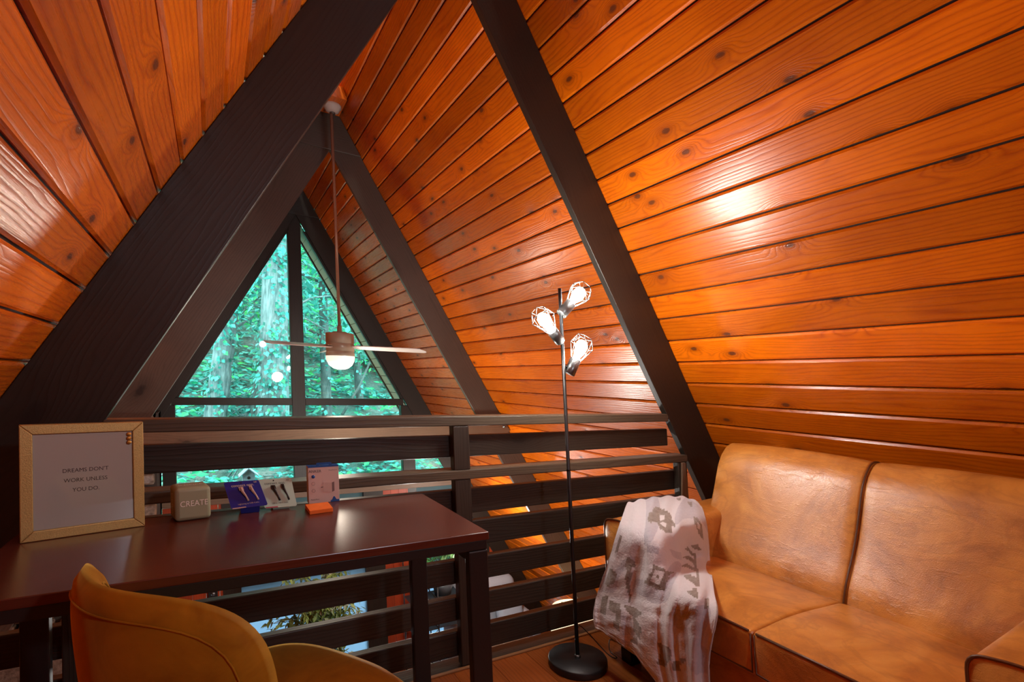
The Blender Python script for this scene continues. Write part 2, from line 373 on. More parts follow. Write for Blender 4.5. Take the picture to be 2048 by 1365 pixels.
# ------------------------------------------------------------------ cabin shell
K, ZA, RW = 0.571, 3.111, 0.268         # rafter pitch (x per z), height of the inner apex, rafter depth measured in x
ZR = ZA+RW/K                            # ridge
YT = (0.0, 2.52, 4.59)                  # the three rafter frames
def inx(z): return (ZA-z)*K
def outx(z): return (ZA-z)*K+RW
PJ = 0.1125
def roof(side, name):
    mb = MB(); dn = Vector((side*K, 0, -1)).normalized(); nin = Vector((-side, 0, -K)).normalized()
    rj = random.Random(5 if side > 0 else 9)
    n0 = int((ZR-0.96)/PJ)+1
    for j in range(-31, n0):
        z1, z0 = min(ZR, 0.96+PJ*(j+1)), 0.96+PJ*j
        if z1-z0 < 0.01: continue
        top = Vector((side*outx(z1), -4.3, z1)); L = (z1-z0)*math.sqrt(1+K*K)
        g, ch, th = 0.0036, 0.0080, 0.017
        pr = [(g, -th), (g, -ch), (g+ch, 0), (L-g-ch, 0), (L-g, -ch), (L-g, -th)]
        poly = [top+dn*a+nin*h for a, h in pr]
        b = mb.add(poly+[p+Vector((0, 9.50, 0)) for p in poly]); o = j+40; us = rj.random()*20
        n = len(pr)
        for i in range(n-1):
            q = (b+i, b+i+1, b+n+i+1, b+n+i)
            if side < 0: q = q[::-1]; 
            uvs = [(0+us, o+0.02+pr[i][0]*1.0), (0+us, o+0.02+pr[i+1][0]), (9.50+us, o+0.02+pr[i+1][0]), (9.50+us, o+0.02+pr[i][0])]
            mb.face(q, uvs if side > 0 else uvs[::-1])
        mb.face([b+i for i in range(n)], [(us, o+0.02)]*n); mb.face([b+n+i for i in range(n)][::-1], [(us, o+0.02)]*n)
    # deck behind the boards
    mb.cur = 1; t = nin*-0.016
    A = Vector((side*outx(ZR), -4.3, ZR))+t; B = Vector((side*outx(-2.55), -4.3, -2.55))+t
    mb.prism([A, B, B-nin*0.10, A-nin*0.10], (0, 9.50, 0))
    o = mb.build(name, ['pine', 'pine_dark'], kind='structure'); return o
roof(1, 'wall_right'); roof(-1, 'wall_left')

def rafters(name, y, label, zb, gus=True, tie=False, mat='beam'):
    root = empty(name, (0, y, zb), label, 'beam')
    T = 0.038
    for s in (-1, 1):
        mb = MB()
        ru = (-s*K, 0, 1)
        out = 0.0
        poly = [(s*inx(zb), y, zb), (0, y, ZA), (0, y, ZR-0.004), (s*(outx(zb)-0.002), y, zb)]
        if y == 0.0: poly = [(s*inx(zb), y, zb), (0, y, ZA), (0, y, ZR-0.004), (s*(outx(zb)-0.002), y, zb)]
        mb.prism(poly, (0, T, 0), ru, idx=3 if s > 0 else 7)
        mb.build('rafter', mat, root, bevel=0.002, seg=1)
    if gus:
        mb = MB(); zg = ZA+0.003
        mb.prism([(-outx(zg)+0.004, y-0.014, zg), (outx(zg)-0.004, y-0.014, zg), (0, y-0.014, ZR-0.006)], (0, 0.0135, 0), (1, 0, 0))
        mb.build('gusset_plate', mat, root, bevel=0.002, seg=1)
    if tie:
        mb = MB(); z0, z1 = 0.655, 0.80
        mb.prism([(-outx(z0)+0.1, y-0.04, z0), (outx(z0)-0.06, y-0.04, z0), (outx(z0)-0.02, y-0.04, z0+0.03), (outx(z1)-0.03, y-0.04, z1), (-outx(z1)+0.05, y-0.04, z1)], (0, 0.039, 0), (1, 0, 0))
        tb = mb.build('tie_beam', 'tan', root, bevel=0.003, seg=1)
        for x in (1.58, 1.66, -1.58, -1.66):
            mb = MB(); mb.lathe([(0, -0.012), (0.011, -0.012), (0.011, 0.0), (0.018, 0.0), (0.018, 0.003)], (x, y-0.043, 0.725), (0, 1, 0), 8)
            mb.build('bolt', 'steel', root)
    return root
rafters('rafter_frame', YT[0], 'nearest big dark A-frame rafters, their feet framing the railing', 0.0, gus=False)
rafters('rafter_frame', YT[1], 'middle dark A-frame rafters with a cross tie beam, behind the ceiling fan', -2.42, tie=True, mat='beam_brown')
rafters('rafter_frame', YT[2], 'farthest dark A-frame rafters, around the big triangular window', -2.42)

# ridge mounting block for the fan
mb = MB(); mb.prism([(-0.075, 2.16, 3.40), (0.075, 2.16, 3.40), (0.045, 2.16, 3.50), (-0.045, 2.16, 3.50)], (0, 0.30, 0))
mb.build('trim_1', 'pine', kind='structure')

# loft floor
mb = MB(); pw = 0.17; x = -1.80; i = 0
while x < 1.80:
    rr = random.Random(i+50); y0 = -4.3+rr.random()*-0.0; cuts = [-4.3]
    yy = -4.3+0.4+rr.random()*0.9
    while yy < -0.1: cuts.append(yy); yy += 1.25
    cuts.append(-0.001)
    for a, b2 in zip(cuts, cuts[1:]):
        mb.box((x+0.0008, a+0.0008, -0.012), (min(x+pw, 1.80)-0.0008, b2-0.0008, 0.0), (0, 1, 0))
    x += pw; i += 1
mb.cur = 1; mb.box((-1.80, -4.3, -0.20), (1.80, -0.001, -0.013))
mb.build('floor', ['floor', 'pine_dark'], kind='structure')
mb = MB(); mb.box((-1.74, 0.0, -0.22), (1.74, 0.095, 0.0)); mb.build('trim_2', 'nosing', kind='structure', bevel=0.003, seg=1)

# great room floor below
mb = MB(); x = -3.4; i = 0
while x < 3.4:
    mb.box((x+0.001, -4.3, -2.45), (x+0.149, 4.6, -2.42), (0, 1, 0)); x += 0.15; i += 1
mb.build('floor_lower', 'floor', kind='structure')

# front wall behind the camera
mb = MB(); mb.box((-3.5, -4.32, -2.55), (3.5, -4.2, 3.7), (0, 0, 1))
mb.build('wall_front', 'panel', kind='structure')

# ------------------------------------------------------------------ gable wall with windows
YG = YT[2]+0.03                         # inner face of the window frames
def mem(name, boxes, mat='beam', y0=YG, y1=YG+0.10, bevel=0.003):
    mb = MB()
    for (x0, z0, x1, z1) in boxes: mb.box((x0, y0, z0), (x1, y1, z1))
    return mb.build(name, mat, kind='structure', bevel=bevel, seg=1)
mem('trim_3', [(-0.098, -0.13, 0.050, 3.11)])                           # mullion
mem('trim_4', [(-1.30, 0.815, -0.0985, 0.898), (0.0505, 0.815, 1.265, 0.898)])   # sash rail
mem('trim_5', [(-1.39, -0.27, -1.268, 0.815), (1.232, -0.27, 1.40, 0.815)])      # side posts
mb = MB()                                                               # slim frames along the rafters
for s in (-1, 1):
    for (z0, z1) in ((0.9, 2.93),):
        mb.prism([(s*(inx(z0)+0.02), YG, z0), (s*(inx(z0)-0.028), YG, z0), (s*(inx(z1)-0.028), YG, z1), (s*(inx(z1)+0.02), YG, z1)], (0, 0.06, 0), (-s*K, 0, 1))
mb.build('trim_6', 'beam', kind='structure', bevel=0.002, seg=1)
mb = MB()                                                               # boarded soffit outside the glass, under the overhang
z = 0.75
while z < 3.0:
    for s_ in (-1, 1): mb.prism([(s_*(inx(z+0.003)+0.012), YG+0.12, z+0.003), (s_*(inx(z+0.109)+0.012), YG+0.12, z+0.109), (s_*(inx(z+0.109)+0.03), YG+0.12, z+0.109), (s_*(inx(z+0.003)+0.03), YG+0.12, z+0.003)], (0, 0.34, 0))
    z += 0.1125
mb.build('trim_9', plain('soffit_paint', (0.42, 0.27, 0.17), 0.6), kind='structure')
mb = MB()
for s_ in (-1, 1): mb.prism([(s_*(inx(0.6)-0.006), YG+0.465, 0.6), (s_*(inx(3.09)-0.006), YG+0.465, 3.09), (s_*(inx(3.09)+0.12), YG+0.465, 3.09), (s_*(inx(0.6)+0.12), YG+0.465, 0.6)], (0, 0.04, 0))
mb.build('trim_10', 'beam', kind='structure')
def window(name, poly, y=YG+0.05, mat='glass'):
    mb = MB(); mb.prism([(x, y, z) for x, z in poly], (0, 0.004, 0)); o = mb.build(name, mat, kind='structure'); return o
window('window_1', [(-inx(0.898), 0.898), (-0.098, 0.898), (-0.098, ZA-0.098/K)])
window('window_2', [(0.05, 0.898), (inx(0.898), 0.898), (0.05, ZA-0.05/K)])
window('window_3', [(-1.268, -0.13), (-0.098, -0.13), (-0.098, 0.815), (-1.268, 0.815)])
window('window_4', [(0.05, -0.13), (1.232, -0.13), (1.232, 0.815), (0.05, 0.815)])
window('window_5', [(1.40, -0.13), (inx(-0.13), -0.13), (inx(0.65), 0.65), (1.40, 0.65)])
mem('trim_7', [(-2.15, -0.27, 2.15, -0.13)], 'tan', YG-0.02, YG+0.12)   # header between the storeys
# lower storey
mem('trim_8', [(-0.86, -2.42, -0.68, -0.27), (0.70, -2.42, 0.95, -0.27), (1.28, -2.42, 1.40, -0.27), (2.30, -2.42, 2.45, -0.27)])
mb = MB(); x = -1.40
while x < -0.87: mb.box((x, YG, -2.42), (min(x+0.125, -0.86), YG+0.08, -0.27)); x += 0.128
x = 0.95
while x < 1.27: mb.box((x, YG, -2.42), (min(x+0.10, 1.28), YG+0.08, -0.27)); x += 0.103
x = 2.45
while x < 3.3: mb.box((x, YG, -2.42), (x+0.125, YG+0.08, min(-0.27, (ZA+RW/K)-x/K))); x += 0.128
mb.build('wall_back', 'panel', kind='structure')
window('window_6', [(-0.68, -2.42), (0.70, -2.42), (0.70, -0.27), (-0.68, -0.27)], mat='frost')
window('window_7', [(1.40, -2.42), (2.30, -2.42), (2.30, -0.27), (1.40, -0.27)], mat='frost')
# wall switch and outlet plate on the red panelling
t_ = MB(); t_.box((-1.17, YG-0.008, -1.20), (-1.10, YG, -1.09)); r_ = empty('light_switch', (-1.135, YG, -1.20), 'small white switch plate on the red boards below the desk', 'switch')
t_.build('plate', plain('white_plastic', (0.75, 0.74, 0.72), 0.4), r_, bevel=0.002); t_ = MB(); t_.box((-1.142, YG-0.014, -1.16), (-1.128, YG-0.008, -1.13)); t_.build('toggle', plain('white_toggle', (0.8, 0.8, 0.78), 0.4), r_)
r_ = empty('wall_box', (-0.955, YG, -1.30), 'small black box mounted on the red boards right of the white switch', 'wall box')
t_ = MB(); t_.box((-1.0, YG-0.03, -1.30), (-0.91, YG, -1.12)); t_.build('case', 'black', r_, bevel=0.004); t_ = MB(); t_.lathe([(0, -0.008), (0.018, -0.006), (0.02, 0)], (-0.955, YG-0.03, -1.22), (0, 1, 0), 16); t_.build('dial', 'steel', r_)

# stone fireplace in the left corner of the great room
def fireplace():
    root = empty('stone_fireplace', (-2.2, 4.4, -2.42), 'brown and grey stone chimney breast left of the gable windows', 'fireplace')
    rs = random.Random(3); mb = MB()
    z = -2.42
    while z < 0.78:
        h = 0.13+rs.random()*0.10; x = -1.40
        while x > -inx(z)-0.12 and x > -3.05:
            w = 0.15+rs.random()*0.20; d = 0.02+rs.random()*0.05; y = 4.25-d
            pts = [(x-w+0.012+rs.random()*0.02, y, z+0.008+rs.random()*0.015), (x-0.010-rs.random()*0.02, y, z+0.008+rs.random()*0.015), (x-0.010-rs.random()*0.02, y, z+h-0.008-rs.random()*0.02), (x-w+0.012, y, z+h-0.008-rs.random()*0.02)]
            mb.prism(pts, (0, d+0.05, 0)); x -= w
        z += h
    mb.build('stone_facing', 'stone', root, bevel=0.018, seg=2, auto=True)
    mb = MB(); mb.prism([(-1.41, 4.27, -2.42), (-1.41, 4.27, 0.76), (-inx(0.76)-0.05, 4.27, 0.76), (-inx(-2.42), 4.27, -2.42)], (0, 0.31, 0)); mb.build('mortar_core', plain('mortar', (0.05, 0.04, 0.035), 0.9), root)
fireplace()

# ------------------------------------------------------------------ railing
def railing():
    root = empty('railing', (0, 0.04, 0), 'dark stained horizontal board railing along the loft edge', 'railing')
    def bar(name, x0, x1, y0, y1, z0, z1, mat='rail', bevel=0.004):
        mb = MB(); mb.n = int(abs(z0)*40); mb.box((x0, y0, z0), (x1, y1, z1), (1, 0, 0)); return mb.build(name, mat, root, bevel=bevel, seg=2)
    bar('top_rail', -1.20, 1.205, 0.0, 0.088, 0.979, 1.020, 'rail_pale')
    bar('middle_rail', -1.36, 1.335, -0.001, 0.085, 0.758, 0.797, 'rail_pale')
    for k, (z0, z1) in enumerate([(0.845, 0.936), (0.606, 0.708), (0.469, 0.573), (0.323, 0.418), (0.174, 0.268), (0.032, 0.130)]):
        bar('rail_board', -1.45 if z0 > .8 else -1.55, 1.235 if z0 > 0.8 else 1.30, 0.042, 0.080, z0, z1)
    bar('sill_board', -1.70, 1.70, 0.002, 0.088, 0.0005, 0.005, bevel=0.001)
    bar('edge_strip', -1.70, 1.70, -0.012, 0.0015, 0.0005, 0.008, 'nosing', bevel=0.002)
    for x0, x1 in ((-0.056, 0.018), (1.262, 1.33), (-1.30, -1.225)):
        for z0, z1 in ((0.0085, 0.7575), (0.7975, 0.9785)):
            if z0 > 0.5 and abs(x0) > 1: continue
            mb = MB(); mb.box((x0, 0.001, z0), (x1, 0.041, z1), (0, 0, 1)); mb.build('post', 'rail', root, bevel=0.003, seg=1)
    # nail heads
    mb = MB(); mb.prism([(1.28, -0.012, 0.757), (1.305, -0.012, 0.757), (1.33, -0.012, 0.30), (1.24, -0.012, 0.30)], (0, 0.012, 0), (0, 0, 1)); mb.build('brace', 'tan', root, bevel=0.002, seg=1)
    return root
railing()
# ------------------------------------------------------------------ shape helpers for soft things
def squircle(a, b, c=4.0):
    m_ = max(abs(a), abs(b))
    if m_ < 1e-6: return 0.0, 0.0
    k = m_/(abs(a)**c+abs(b)**c)**(1/c); return a*k, b*k
def pillow(mb, fn, T, n=18, c=4.0, p=6.0, back=1.0):
    """closed cushion around the mid-surface fn(x, y), x and y in -1..1; T half thickness"""
    def pt(i, j, sgn):
        a, b = -1+2*i/n, -1+2*j/n; x, y = squircle(a, b, c); P = Vector(fn(x, y)); e = 0.01
        du = Vector(fn(x+e, y))-Vector(fn(x-e, y)); dv = Vector(fn(x, y+e))-Vector(fn(x, y-e)); nn = du.cross(dv).normalized()
        k = max(abs(a), abs(b)); t = T*math.sqrt(max(0.0, 1-k**p))
        return P+nn*t*sgn*(1 if sgn > 0 else back)
    top = [[None]*(n+1) for _ in range(n+1)]; bot = [[None]*(n+1) for _ in range(n+1)]
    for j in range(n+1):
        for i in range(n+1):
            top[j][i] = mb.add([pt(i, j, 1)])
            bot[j][i] = top[j][i] if i in (0, n) or j in (0, n) else mb.add([pt(i, j, -1)])
    sm = mb.smooth; mb.smooth = True
    for j in range(n):
        for i in range(n):
            uv = [(i/n, j/n)]*4
            mb.face((top[j][i], top[j][i+1], top[j+1][i+1], top[j+1][i]), uv); mb.face((bot[j][i], bot[j+1][i], bot[j+1][i+1], bot[j][i+1]), uv)
    mb.smooth = sm
def simple(name, loc, label, cat, parts, group=None):
    """parts: list of (name, material, callback(mb), kwargs)"""
    r = empty(name, loc, label, cat, group)
    for n_, mt, cb, kw in parts: mb = MB(); cb(mb); mb.build(n_, mt, r, **kw)
    return r

# ------------------------------------------------------------------ ceiling fan
def fan():
    c = Vector((-0.012, 2.31, 0)); root = empty('ceiling_fan', (c.x, c.y, 3.40), 'bronze ceiling fan with a white globe light on a long down rod', 'ceiling fan')
    P = lambda r, z: (r, z)
    mb = MB(); mb.lathe([(0, 0.0), (0.068, 0.0), (0.072, -0.006), (0.072, -0.022), (0.064, -0.03), (0.05, -0.055), (0.03, -0.066), (0.0, -0.066)], (c.x, c.y, 3.405), seg=32)
    cp = mb.build('canopy', plain('aged_white_metal', (0.62, 0.62, 0.58), 0.35), root)
    mb = MB(); mb.lathe([(0, 0), (0.022, 0), (0.022, -0.012), (0.0, -0.012)], (c.x, c.y, 3.340)); sub(cp, mb, 'hanger_collar', 'steel', root)
    brz = plain('brushed_bronze', (0.36, 0.31, 0.23), 0.34, metal=0.0); M['bronze'] = brz
    mb = MB(); mb.tube([(c.x-0.008, c.y, 3.335), (c.x, c.y, 1.55)], 0.0125, 14); mb.build('down_rod', plain('copper_rod', (0.34, 0.22, 0.15), 0.25, metal=0.2), root)
    mb = MB(); mb.lathe([(0, 0.055), (0.018, 0.055), (0.018, 0.01), (0.055, 0.008), (0.06, 0.0), (0.108, -0.004), (0.110, -0.008), (0.110, -0.082), (0.106, -0.086), (0.108, -0.09), (0.110, -0.094), (0.112, -0.145), (0.106, -0.150), (0.106, -0.153), (0.112, -0.158), (0.114, -0.188), (0.0, -0.188)], (c.x, c.y, 1.524), seg=48)
    mb.build('motor_housing', brz, root)
    mb = MB(); mb.lathe([(0.113, 0), (0.113, -0.008), (0.108, -0.038), (0.090, -0.073), (0.060, -0.096), (0.028, -0.106), (0, -0.108)], (c.x, c.y, 1.336), seg=40)
    mb.build('globe', plain('opal_globe', (0.9, 0.86, 0.8), 0.3, emit=(1.0, 0.84, 0.70), es=0.95), root)
    light('fan_globe_light', 'POINT', tuple(shear(Vector((c.x, c.y, 1.14)))), 20, (1.0, 0.84, 0.68), radius=0.08)
    bm_ = plain('pale_blade', (0.60, 0.53, 0.50), 0.35)
    for ang in (-31, 89, 212):
        a = rad(ang); d = Vector((math.cos(a), math.sin(a), 0)); s = Vector((-math.sin(a), math.cos(a), 0)); z0 = 1.408
        mb = MB(); pr = [(0.10, 0.028), (0.14, 0.046), (0.30, 0.060), (0.58, 0.063), (0.672, 0.060), (0.693, 0.046), (0.697, 0.01), (0.66, -0.050), (0.62, -0.060), (0.30, -0.058), (0.14, -0.046), (0.10, -0.028)]
        tilt = -0.20; f = lambda r, w, h: Vector((c.x, c.y, z0-0.02*r))+d*r+s*w+Vector((0, 0, w*tilt+h))
        n = len(pr); b = mb.add([f(r, w, 0) for r, w in pr]+[f(r, w, 0.007) for r, w in pr])
        mb.face([b+i for i in range(n)][::-1]); mb.face([b+n+i for i in range(n)])
        for i in range(n): mb.face((b+i, b+(i+1) % n, b+n+(i+1) % n, b+n+i))
        bl = mb.build('blade', bm_, root, bevel=0.002, seg=2)
        mb = MB(); mb.obox(f(0.115, 0, 0.012), d, s, (0, 0, 1), 0.035, 0.024, 0.004); sub(bl, mb, 'blade_bracket', brz, root)
fan()

# ------------------------------------------------------------------ floor lamp
def floor_lamp():
    X, Y = 0.385, -0.19
    root = empty('floor_lamp', (X, Y, 0), 'tall black pole floor lamp with three lit wire cage heads', 'floor lamp')
    mb = MB(); mb.lathe([(0, 0), (0.121, 0), (0.123, 0.003), (0.123, 0.026), (0.120, 0.030), (0.0, 0.031)], (X, Y, 0), seg=64); mb.build('base', 'black', root)
    mb = MB(); mb.lathe([(0, 0.0), (0.013, 0.0), (0.013, 0.008), (0.010, 0.012), (0, 0.012)], (X, Y, 0.030), seg=24); mb.build('base_collar', 'steel', root)
    mb = MB(); mb.tube([(X, Y, 0.04), (X, Y, 0.80), (X, Y, 0.801), (X, Y, 1.574)], [0.0085, 0.0085, 0.0078, 0.0078], 16); pl = mb.build('pole', 'black', root)
    mb = MB(); mb.tube([(X, Y, 0.800), (X, Y, 0.806)], 0.0093, 16); sub(pl, mb, 'pole_joint', 'blackgloss', root)
    heads = [((0.410, -0.20, 1.492), (0.505, -0.215, 1.592), 0.036), ((0.342, -0.20, 1.372), (0.240, -0.235, 1.452), -0.03), ((0.428, -0.20, 1.246), (0.472, -0.215, 1.338), 0.03)]
    bulbm = plain('lit_filament_bulb', (1, 0.95, 0.85), 0.3, emit=(1.0, 0.95, 0.88), es=400)
    wire = plain('cage_wire', (0.10, 0.10, 0.10), 0.35, metal=0.7)
    for (a, b, off) in heads:
        a, b = Vector(a), Vector(b); d = (b-a).normalized(); x = d.orthogonal().normalized(); y = d.cross(x)
        mb = MB(); mb.lathe([(0.0, -0.042), (0.0225, -0.042), (0.0235, -0.040), (0.0235, 0.030), (0.0215, 0.030), (0.0215, 0.0), (0, 0.0)], a, d, 28); sk = mb.build('lamp_socket', 'steel', root)
        mb = MB(); mb.tube([(X, Y, a.z-0.008), (a.x*0.6+X*0.4, Y-0.006, a.z-0.008), a-d*0.012], 0.0045, 8); mb.lathe([(0, -0.01), (0.009, -0.01), (0.009, 0.01), (0, 0.01)], (a.x*0.5+X*0.5, Y, a.z-0.010), (1, 0, 0), 12); sub(sk, mb, 'swivel_arm', 'blackgloss', root)
        mb = MB(); mb.lathe([(0.011, 0.020), (0.013, 0.035), (0.020, 0.060), (0.0265, 0.085), (0.024, 0.106), (0.014, 0.119), (0.0, 0.122)], a, d, 20); mb.build('bulb', bulbm, root)
        # wire cage: faceted diamond
        mb = MB(); R = lambda r, h, k, n=6, o=0.0: a+d*h+(x*math.cos(2*PI*(k+o)/n)+y*math.sin(2*PI*(k+o)/n))*r
        ring0 = [R(0.021, 0.026, k) for k in range(6)]; ring1 = [R(0.052, 0.098, k, o=0.5) for k in range(6)]; ring2 = [R(0.034, 0.138, k) for k in range(6)]
        w = 0.0011
        for k in range(6):
            k2 = (k+1) % 6
            for p, q in ((ring0[k], ring0[k2]), (ring1[k], ring1[k2]), (ring2[k], ring2[k2]), (ring0[k], ring1[k]), (ring0[k], ring1[k-1]), (ring1[k], ring2[k]), (ring1[k], ring2[k2])):
                mb.tube([p, q], w, 5)
        mb.build('wire_cage', wire, root)
    # cord
    mb = MB(); pts = []
    ctrl = [(0.393, -0.185, 0.10), (0.425, -0.155, 0.135), (0.475, -0.16, 0.09), (0.535, -0.21, 0.012), (0.56, -0.235, 0.006), (0.552, -0.20, 0.02), (0.575, -0.175, 0.05), (0.64, -0.14, 0.01)]
    for i in range(len(ctrl)-1):
        p = [Vector(ctrl[max(0, min(len(ctrl)-1, i+k))]) for k in (-1, 0, 1, 2)]
        for s_ in range(8):
            t = s_/8; pts.append(0.5*((2*p[1])+(p[2]-p[0])*t+(2*p[0]-5*p[1]+4*p[2]-p[3])*t*t+(3*p[1]-p[0]-3*p[2]+p[3])*t**3))
    mb.tube(pts, 0.0022, 8); mb.build('cord', 'black', root)
floor_lamp()

# ------------------------------------------------------------------ desk
def desk():
    x0, x1, y0, y1 = -1.345, -0.252, -0.670, -0.142
    root = empty('desk', ((x0+x1)/2, (y0+y1)/2, 0), 'dark cherry writing desk with black metal legs beside the railing', 'desk')
    mb = MB(); mb.box((x0, y0, 0.729), (x1, y1, 0.750), (1, 0, 0)); mb.build('desktop', 'desk', root, bevel=0.002, seg=2)
    for ya in (y0+0.006, y1-0.034): mb = MB(); mb.box((x0+0.004, ya, 0.702), (x1-0.004, ya+0.028, 0.7285)); mb.build('frame_rail', 'black', root, bevel=0.002)
    for xx in (x1, x0+0.060):
        for yy in (y0+0.004, y1-0.034):
            mb = MB(); mb.box((xx-0.062, yy, 0.0), (xx-0.003, yy+0.030, 0.7015), (0, 0, 1)); mb.build('leg', 'black', root, bevel=0.004, seg=2)
        mb = MB(); mb.box((xx-0.062, y0+0.0345, 0.672), (xx-0.003, y1-0.0345, 0.7015)); mb.build('side_rail', 'black', root, bevel=0.003)
        mb = MB(); mb.box((xx-0.062, y0+0.0345, 0.0005), (xx-0.003, y1-0.0345, 0.03)); mb.build('foot_rail', 'black', root, bevel=0.003)
desk()

# ------------------------------------------------------------------ mustard chair
def chair():
    S = Vector((-0.803, -0.728, 0)); F = Vector((math.cos(0.589), math.sin(0.589), 0)); L = Vector((-F.y, F.x, 0)); Z = Vector((0, 0, 1))
    root = empty('desk_chair', (S.x, S.y, 0), 'mustard yellow velvet chair with curved back, at the desk', 'chair')
    at = lambda f, l, z: S+F*f+L*l+Z*z
    def bfn(x, y):
        z = 0.576+0.252*y; f = -0.280-0.105*(z-0.45)+0.113*abs(x)**1.88; w = 0.236+0.013*y; z -= 0.004*abs(x)**2*max(0, y)
        return at(f, -w*x, z)
    mb = MB(); pillow(mb, bfn, 0.029, 28, c=4.5, p=5); bk = mb.build('backrest', 'velvet', root)
    def rim(k, off, n=80):
        pts = []
        for i in range(n+1):
            a = 2*PI*i/n; ca, sa = math.cos(a), math.sin(a); m_ = max(abs(ca), abs(sa)); x, y = squircle(ca/m_*k, sa/m_*k, 4.5)
            e = 0.01; P = Vector(bfn(x, y)); nn = (Vector(bfn(x+e, y))-Vector(bfn(x-e, y))).cross(Vector(bfn(x, y+e))-Vector(bfn(x, y-e))).normalized()
            pts.append(P+nn*off)
        return pts
    for sg in (1, -1):
        mb = MB(); mb.tube(rim(0.86, sg*0.0225), 0.0016, 6, caps=False); sub(bk, mb, 'seam', 'velvet', root)
    def sfn(x, y): return at(0.235*y+0.0, -0.245*x*(1+0.05*y), 0.452+0.012*(1-x*x)*(1-y*y))
    mb = MB(); pillow(mb, sfn, 0.034, 20, c=3.2, p=5); mb.build('seat', 'velvet', root)
    for f, l in ((0.17, 0.17), (0.17, -0.17), (-0.17, 0.17), (-0.17, -0.17)):
        mb = MB(); mb.tube([at(f, l, 0.425), at(f*1.35, l*1.35, 0.0)], [0.014, 0.008], 12); mb.build('leg', 'black', root)
chair()

